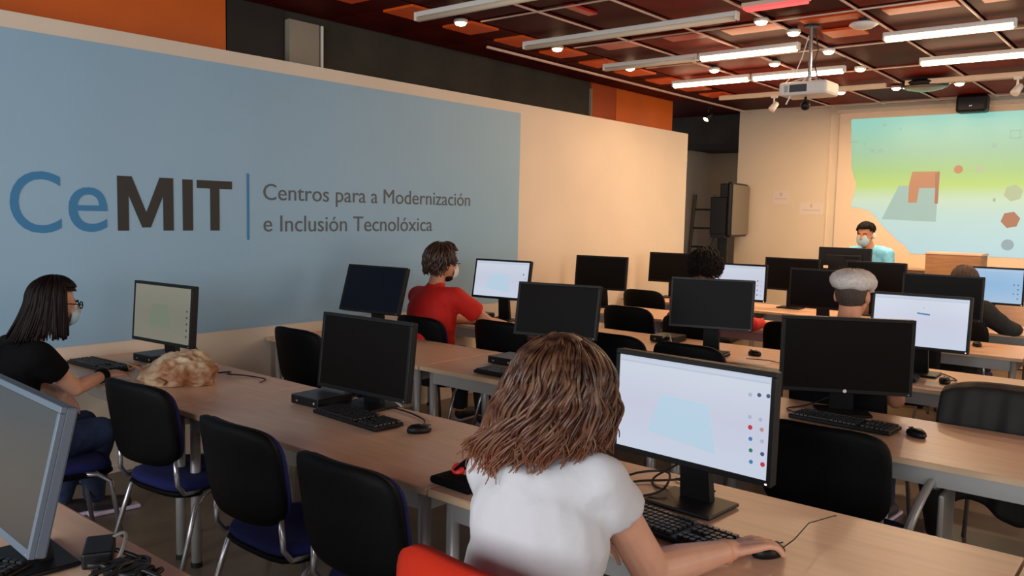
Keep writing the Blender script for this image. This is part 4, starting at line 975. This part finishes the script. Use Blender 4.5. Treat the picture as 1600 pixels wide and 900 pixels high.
# --- man in flat cap
J = seated(-1.385, 4.33, 0.0, 1.0, zh=0.51)
J.update(head=(-1.385, 4.40, 1.275), neck=(-1.385, 4.35, 1.10), chest=(-1.385, 4.33, 0.88), L_sh=(-1.57, 4.33, 1.0), R_sh=(-1.20, 4.33, 1.0), R_el=(-1.15, 4.42, 0.76), R_wr=(-1.22, 4.68, 0.78), L_wr=(-1.5, 4.7, 0.78), L_el=(-1.6, 4.46, 0.75))
P5 = person('person', 'man in a grey tweed flat cap seen from behind', J, M['skin2'], None, frame(0.0, -0.02), 1.02, 0.007, hands=(('R', (-0.1, 1, 0), (0, 0, 1), 0.4), ('L', (0.1, 1, 0), (0, 0, 1), 0.4)))
shirt(P5, M['black_cloth'], 1.02, 0.016, 0.5); trousers(P5, M['jeans'], 1.02)
H5 = P5[4]
sc = MB().ell((0, 0, 0), (0.079, 0.100, 0.100), None, 24, 16); kp = [f for f in sc.f if (lambda q: q.y < 0.03 and q.z > -0.085)(sum((V(sc.v[i]) for i in f), V())/len(f))]
obj('hair', MB().add([H5(v[0], v[1]-0.012, v[2]+0.02) for v in sc.v], kp), M['stubble'], P5[0], True)
cm = MB(); n = 28
prof = ((0.80, 0.026), (0.97, 0.036), (1.10, 0.058), (1.12, 0.078), (1.0, 0.100), (0.78, 0.116), (0.45, 0.126), (0.12, 0.129))
for k, z in prof: cm.v += [tuple(H5(0.098*k*math.sin(2*PI*i/n), -0.004+0.122*k*math.cos(2*PI*i/n)+0.02*max(0, math.cos(2*PI*i/n)), z-0.028*max(0, math.cos(2*PI*i/n)) + 0.004*math.sin(5*2*PI*i/n))) for i in range(n)]
for j in range(len(prof)-1): cm.f += [(j*n+i, j*n+(i+1) % n, (j+1)*n+(i+1) % n, (j+1)*n+i) for i in range(n)]
cm.f += [tuple(range((len(prof)-1)*n, len(prof)*n)), tuple(range(n-1, -1, -1))]
cp = obj('flat_cap', cm, M['cap'], P5[0], True)
obj('cap_visor', MB().ell(H5(0, 0.125, 0.015), (0.07, 0.05, 0.008), frame(0, -0.25)), M['cap'], P5[0], True)

# --- hooded person at right, leaning
J = seated(-1.50, 7.43, 0.0, 1.0, zh=0.51)
J.update(chest=(-1.50, 7.42, 0.86), neck=(-1.50, 7.44, 1.02), head=(-1.50, 7.53, 1.17), L_sh=(-1.68, 7.40, 0.96), R_sh=(-1.33, 7.40, 0.97), R_el=(-1.21, 7.58, 0.84), R_wr=(-1.16, 7.84, 0.79), L_el=(-1.72, 7.6, 0.80), L_wr=(-1.6, 7.9, 0.79))
P6 = person('person', 'person in a dark hooded top leaning forward at right', J, M['skin2'], None, frame(0.1, -0.35), 1.0, 0.008, hands=(('R', (0.2, 1, 0), (0, 0, 1), 0.3), ('L', (0.2, 1, 0), (0, 0, 1), 0.3)))
shirt(P6, M['hoodie'], 1.0, 0.026, long=True, name='hoodie', disp=0.008); trousers(P6, M['dark_trouser'])
obj('hood', MB().ell(P6[1]['neck'] + V((0, -0.05, 0.01)), (0.12, 0.08, 0.06), frame(0, 0.3)), M['hoodie'], P6[0], True)
hair(P6, M['stubble'], 320, R3=(0.090, 0.108, 0.104), drop=lambda f: 0.02, wave=0.006, freq=60, rad=0.008, layers=0.012, seed=31, th_end=1.75, face=0.8, npt=10)

# --- teacher standing behind the desk, facing the class
F7 = frame(PI-0.1)
c7 = V((-2.84, 9.55, 0)); L7 = lambda a, b, z: c7 + F7 @ V((a, b, 0)) + V((0, 0, z))
J = dict(hip=L7(0, -0.06, 0.88), chest=L7(0, 0.0, 1.20), neck=L7(0, 0.05, 1.36), head=L7(0.02, 0.11, 1.505), L_sh=L7(-0.185, 0.02, 1.30), R_sh=L7(0.185, 0.02, 1.30), L_el=L7(-0.23, 0.06, 1.06), R_el=L7(0.23, 0.06, 1.06), L_wr=L7(-0.14, 0.24, 1.045), R_wr=L7(0.14, 0.24, 1.045),
         L_hip=L7(-0.09, -0.06, 0.86), R_hip=L7(0.09, -0.06, 0.86), L_kn=L7(-0.1, -0.02, 0.47), R_kn=L7(0.1, -0.02, 0.47), L_an=L7(-0.11, -0.05, 0.095), R_an=L7(0.11, -0.05, 0.095), L_to=L7(-0.13, 0.10, 0.035), R_to=L7(0.13, 0.10, 0.035))
HF7 = frame(PI-0.1, -0.12)
P7 = person('person', 'teacher with face mask and light blue shirt facing the class', J, M['skin2'], F7, HF7, 1.05, 0.007, hands=(('R', F7 @ V((-0.1, 1, -0.1)), (0, 0, 1), 0.3), ('L', F7 @ V((0.1, 1, -0.1)), (0, 0, 1), 0.3)))
shirt(P7, M['shirt_blue'], 1.05, 0.016, long=True, name='shirt'); trousers(P7, M['dark_trouser'], 1.05)
mb = MB()
for k in (-1, 1): mb.ell(P7[1]['chest'] + F7 @ V((-0.075 if k > 0 else -0.02, 0.10, 0.04)), (0.07, 0.04, 0.16), F7)
obj('scarf', MB().tube([P7[4](0.03, 0.03, -0.16), P7[1]['chest'] + F7 @ V((0.02, 0.125, 0.10)), P7[1]['chest'] + F7 @ V((0.03, 0.145, -0.08))], [0.05, 0.045, 0.04], 12), M['vest'], P7[0], True)
hair(P7, M['hair_black'], 300, R3=(0.083, 0.104, 0.102), drop=lambda f: 0.0, wave=0.004, freq=60, rad=0.007, layers=0.008, seed=41, th_end=1.45, face=0.9, npt=10, s=1.05, front_top=0.95)
mask(P7, M['mask'], 1.05)
obj('headset_pad', MB().ell(P7[4](-0.085, -0.005, -0.01), (0.016, 0.028, 0.036), HF7), M['white_plastic'], P7[0], True)

# ------------------------------------------------------------------ small things on and round the tables
# crumpled bag
t = thing('crumpled_bag', 'crumpled beige and brown shopping bag on the left table', 'bag', (-4.08, 2.20, 0.742), 0.35)
bm = bmesh.new(); bmesh.ops.create_icosphere(bm, subdivisions=5, radius=1.0)
for v in bm.verts:
    p = v.co.copy(); q = p*2.3
    d = 1 + 0.16*noise.noise(q) + 0.22*(0.5-abs(noise.noise(q*1.7+V((3, 1, 2))))) + 0.07*noise.noise(q*4)
    z = p.z*d; x = p.x*d; y = p.y*d
    top = 0.11*(1.0+0.25*x)
    v.co = V((x*0.20*(1-0.10*max(0, z)), y*0.145, max(-0.0, (z+0.35))*top if z > -0.35 else 0.0))
me = bpy.data.meshes.new('bag_body'); bm.to_mesh(me); bm.free(); me.polygons.foreach_set('use_smooth', [True]*len(me.polygons))
link('bag_body', me, M['paper_bag'], t)
obj('bag_handle', MB().tube([(-0.14, -0.10, 0.07), (-0.20, -0.13, 0.10), (-0.23, -0.09, 0.06), (-0.19, -0.05, 0.08)], 0.007, 8), M['paper_bag'], t, True)
obj('bag_handle', MB().tube([(-0.02, -0.14, 0.03), (0.02, -0.165, 0.045), (0.06, -0.155, 0.03), (0.04, -0.14, 0.012)], 0.006, 8), M['brown_wood'], t, True)
# pouch with a red band
t = thing('pencil_case', 'black pouch with a red ring and strap loop on the table edge', 'pouch', (-1.86, 1.985, 0.742), -0.05)
obj('pouch_body', MB().box((0, 0, 0.014), (0.19, 0.10, 0.028), bevel=0.012), M['black_cloth'], t)
obj('strap_loop', MB().tube([(-0.05, 0.03, 0.03), (-0.03, 0.07, 0.06), (0.02, 0.13, 0.085), (0.08, 0.16, 0.08), (0.11, 0.13, 0.05)], [0.014, 0.016, 0.02, 0.02, 0.012], 8), M['black_cloth'], t, True)
obj('ring', MB().lathe([(0.014, -0.012), (0.022, -0.008), (0.022, 0.008), (0.014, 0.012)], (-0.045, 0.04, 0.038), frame(0.4, 0.8, 0)), M['red_plastic'], t, True)
tag(obj('dark_case', MB().box((-1.10, 1.93, 0.7495), (0.14, 0.075, 0.014), R=frame(-0.4), bevel=0.005), M['plastic']), 'flat black device under the curly woman\'s left hand', 'device')
# jacket over a chair back
t = thing('jacket', 'black jacket draped over a chair back at right', 'jacket', (-0.62, 4.60, 0.035))
vs = []; fs = []; nu, nv = 40, 44
path = [(0.02, 0.55), (-0.03, 0.66), (-0.11, 0.78), (-0.20, 0.872), (-0.285, 0.895), (-0.345, 0.87), (-0.375, 0.76), (-0.385, 0.6), (-0.39, 0.45), (-0.39, 0.32)]
def along(s):
    f = s*(len(path)-1); i = min(int(f), len(path)-2); a, b = path[i], path[i+1]; k = f-i
    return a[0]+(b[0]-a[0])*k, a[1]+(b[1]-a[1])*k
for i in range(nu+1):
    for j in range(nv+1):
        u = -1+2*i/nu; sv = j/nv; y, z = along(sv)
        fold = 0.022*math.sin(u*9+1.5*sv)*max(0, sv-0.4) + 0.012*math.sin(u*21+3*sv)*max(0, sv-0.3)
        wd = 0.29 + 0.05*max(0, sv-0.45)
        hem = 0.10*max(0, sv-0.8)*5*0.4*math.sin(u*5.0+0.6)
        z2 = z - 0.045*abs(u)**3.5*(1 if sv > 0.2 else 0.3) - (hem if sv > 0.8 else 0)
        vs.append((u*wd, y-fold, z2))
for i in range(nu):
    for j in range(nv): a = i*(nv+1)+j; fs.append((a, a+1, a+nv+2, a+nv+1))
jb = obj('jacket_body', MB().add(vs, fs), M['jacket'], t, True); md = jb.modifiers.new('s', 'SOLIDIFY'); md.thickness = 0.014; md.offset = -1
obj('sleeve', MB().tube([(-0.20, -0.385, 0.66), (-0.27, -0.405, 0.56), (-0.29, -0.42, 0.42), (-0.25, -0.42, 0.18)], [0.05, 0.065, 0.06, 0.05], 14), M['jacket'], t, True)
obj('sleeve', MB().tube([(0.20, -0.385, 0.66), (0.27, -0.405, 0.56), (0.28, -0.42, 0.42), (0.27, -0.42, 0.22)], [0.05, 0.065, 0.06, 0.05], 14), M['jacket'], t, True)
# cables
def cable(pts, label, r=0.004, m='cable', sm=3):
    P_ = [V(p) for p in pts]; out = []
    for i in range(len(P_)-1):
        a = P_[max(0, i-1)]; b = P_[i]; c = P_[i+1]; d = P_[min(len(P_)-1, i+2)]
        for k in range(6):
            s_ = k/6; out.append(0.5*((2*b)+(c-a)*s_+(2*a-5*b+4*c-d)*s_*s_+(3*b-a-3*c+d)*s_**3))
    out.append(P_[-1])
    tag(obj('cable', MB().tube(out, r, 6), M[m], None, True), label, 'cable', 'cables on the tables')
Z = 0.747
cable([(-1.22, 2.40, 0.95), (-1.30, 2.47, 0.84), (-1.42, 2.50, Z), (-1.34, 2.42, Z), (-1.20, 2.52, Z), (-1.36, 2.55, Z)], 'black cable looping down behind the lit monitor of the curly woman')
cable([(-1.16, 2.40, 0.95), (-1.24, 2.48, 0.83), (-1.33, 2.52, 0.76), (-1.45, 2.42, Z), (-1.42, 2.30, Z), (-1.30, 2.26, Z), (-1.22, 2.24, Z)], 'black cable running from the lit monitor to the keyboard')
cable([(-1.50, 2.30, Z), (-1.44, 2.42, 0.78), (-1.33, 2.44, 0.80), (-1.30, 2.34, 0.77), (-1.38, 2.28, Z), (-1.46, 2.36, Z)], 'black cable loop lying left of the lit monitor stand')
cable([(-4.40, 2.40, 0.96), (-4.30, 2.48, 0.80), (-4.18, 2.44, Z), (-4.10, 2.52, Z), (-4.0, 2.44, 0.76), (-3.95, 2.52, Z), (-3.80, 2.54, Z), (-3.74, 2.47, Z)], 'thin cable trailing right from the dim monitor', 0.0035)
cable([(-2.95, 2.58, 0.9), (-3.06, 2.59, 0.80), (-3.08, 2.52, Z), (-3.02, 2.56, Z), (-2.78, 2.57, Z), (-2.58, 2.52, Z), (-2.50, 2.44, Z)], 'black cable behind the dark monitor of the nearest row')
cable([(-3.12, 2.52, 0.80), (-3.04, 2.58, 0.795), (-2.96, 2.60, 0.79), (-2.86, 2.58, 0.79), (-2.78, 2.58, 0.76)], 'pale connector cable behind the dark monitor of the nearest row', 0.006, 'grey_cable')
cable([(-1.27, 4.08, 0.90), (-1.36, 4.10, 0.80), (-1.46, 4.02, Z), (-1.50, 3.90, Z), (-1.44, 3.84, Z), (-1.40, 3.88, Z)], 'black cable behind the large dark monitor with the logo')
cable([(-2.86, 5.22, 0.76), (-2.92, 5.30, 0.80), (-2.96, 5.34, 0.80), (-2.98, 5.30, 0.78)], 'pale plug cable on the computer box of the third row', 0.006, 'grey_cable')
cable([(-1.12, 5.18, 0.76), (-1.06, 5.3, Z), (-1.14, 5.44, Z), (-1.22, 5.5, Z)], 'black mouse cable beside the lit white page')
cable([(-4.58, 5.46, 1.0), (-4.68, 5.50, 0.86), (-4.64, 5.42, 0.77), (-4.74, 5.34, Z), (-4.62, 5.28, Z)], 'black cable hanging under the monitor of the man in red')
cable([(-2.25, 5.1, Z), (-2.12, 5.14, Z), (-2.03, 5.10, Z)], 'thin black cable at the end of the third row keyboard', 0.003)
rr = random.Random(3)
CL = ['black cable coil lying across the foreground table edge', 'black cable of the heap nearest the monitor edge', 'black cable in the foreground heap hanging to the right', 'black cable in the foreground heap, lowest one', 'black cable winding behind the foreground monitor', 'black cable end at the right of the foreground heap']
for i, lb in enumerate(CL):
    x = -2.10+0.05*i; y = 0.90; pts = []
    for k in range(9): pts.append((x + 0.045*k + rr.uniform(-0.04, 0.04) - 0.02*i, 0.92 + rr.uniform(-0.09, 0.07), 0.75 + rr.uniform(0, 0.035)))
    cable(pts, lb, 0.006)
cable([(-2.20, 0.95, Z), (-2.12, 0.99, 0.80), (-2.05, 0.95, 0.78), (-2.02, 0.90, Z), (-2.0, 0.84, Z)], 'pale grey cable loop in the foreground heap', 0.005, 'grey_cable')
t = thing('power_adapter', 'black power adapter among the foreground cables', 'adapter', (-1.97, 0.93, 0.742), 0.3)
obj('brick', MB().box((0, 0, 0.018), (0.12, 0.055, 0.034), bevel=0.006), M['plastic'], t); obj('plug', MB().box((0.085, 0.0, 0.014), (0.04, 0.022, 0.018), bevel=0.004), M['white_plastic'], t)
t = thing('power_adapter', 'dark adapter block beside the foreground monitor foot', 'adapter', (-2.13, 0.93, 0.742), -0.5)
obj('brick', MB().box((0, 0, 0.022), (0.13, 0.07, 0.042), bevel=0.006), M['plastic'], t); obj('plug', MB().box((0.09, 0.0, 0.014), (0.035, 0.02, 0.016), bevel=0.004), M['plastic'], t)
t = thing('paper_sheet', 'white paper sheet on the third row table behind the lit monitor', 'paper', (-2.18, 5.03, 0.7415), 0.1)
obj('sheet', MB().box((0, 0, 0.0008), (0.21, 0.15, 0.0012)), M['paper'], t)
tag(obj('pencil', MB().tube([(-3.42, 5.28, 0.746), (-3.28, 5.30, 0.746)], 0.005, 6), M['brown_wood']), 'short brown pencil on the third row table', 'pencil')
tag(obj('phone', MB().box((-2.62, 6.66, 0.752), (0.14, 0.07, 0.01), R=frame(0.2), bevel=0.003), M['white_plastic']), 'white phone by the hand of the person in red sleeves', 'phone')

# ------------------------------------------------------------------ things at the back
t = thing('display_stand', 'grey flat display on a black stand beside the back wall', 'display', (-4.90, 10.66, 0), 0)
a = V((-4.80, 10.20)) - V((-4.90, 10.66)); b = V((-4.965, 11.08)) - V((-4.90, 10.66)); dv = (b-a); ang = math.atan2(dv.y, dv.x); R = frame(ang)
cn = (a+b)/2; L_ = dv.length
pc = V((cn.x, cn.y, 1.76))
obj('display_housing', MB().box(pc + R @ V((0, 0.03, 0)), (L_, 0.07, 0.72), R=R, bevel=0.03), M['plastic'], t)
obj('display_screen', MB().box(pc + R @ V((0, -0.012, 0.0)), (L_-0.05, 0.02, 0.66), R=R, bevel=0.008), mat('display_grey', (112, 102, 88), 0.35), t)  # switched-off screen, room reflection painted in as an even grey
obj('stand_post', MB().box(pc + R @ V((-0.12, 0.17, -0.60)), (0.10, 0.12, 1.9), R=R, bevel=0.01), M['plastic'], t)
obj('shelf', MB().box(pc + R @ V((-0.1, 0.20, -0.35)), (0.42, 0.2, 0.05), R=R), M['plastic'], t)
obj('equipment_box', MB().box(pc + R @ V((-0.1, 0.22, -0.08)), (0.30, 0.22, 0.5), R=R, bevel=0.01), M['plastic'], t)
obj('stand_base', MB().box(V((cn.x, cn.y, 0.04)) + R @ V((-0.1, 0.16, 0)), (0.7, 0.45, 0.05), R=R, bevel=0.01), M['plastic'], t)
obj('cable', MB().tube([pc + R @ V((-0.2, 0.25, -0.3)), pc + R @ V((-0.3, 0.32, -0.6)), pc + R @ V((-0.35, 0.3, -0.9))], 0.012, 6), M['cable'], t)
t = thing('step_ladder', 'metal step ladder leaning in the alcove behind the partition', 'ladder', (-6.3, 12.4, 0), 0.3)
for s in (-1, 1):
    obj('side_rail', MB().box((s*(0.20), -0.05, 1.0), (0.03, 0.05, 2.05), R=frame(0, -0.10, s*-0.05)), M['ladder'], t)
    obj('rear_rail', MB().box((s*(0.20), 0.30, 0.97), (0.025, 0.03, 1.98), R=frame(0, 0.16)), M['ladder'], t)
for k in range(6): obj('step', MB().box((0, -0.13+0.033*k, 0.28+0.3*k), (0.40-0.02*k, 0.08, 0.03)), M['rung'], t)
t = thing('lectern', 'brown wooden lectern before the lower right of the screen', 'lectern', (-2.22, 10.5, 0))
obj('front_panel', MB().box((0, 0, 0.72), (0.575, 0.03, 1.15), bevel=0.006), M['brown_wood'], t); obj('top_board', MB().box((0, 0.16, 1.30), (0.59, 0.36, 0.025), bevel=0.004), M['beech'], t)
for s in (-1, 1): obj('side_panel', MB().box((s*0.275, 0.16, 0.65), (0.025, 0.30, 1.27)), M['brown_wood'], t)
t = thing('low_cabinet', 'long low pale cabinet under the screen', 'cabinet', (-1.9, 11.02, 0))
obj('carcass', MB().box((0, 0.04, 0.54), (3.4, 0.22, 1.06), bevel=0.004), M['beech'], t); obj('cabinet_top', MB().box((0, 0.0, 1.085), (3.46, 0.28, 0.03), bevel=0.003), M['beech_edge'], t)
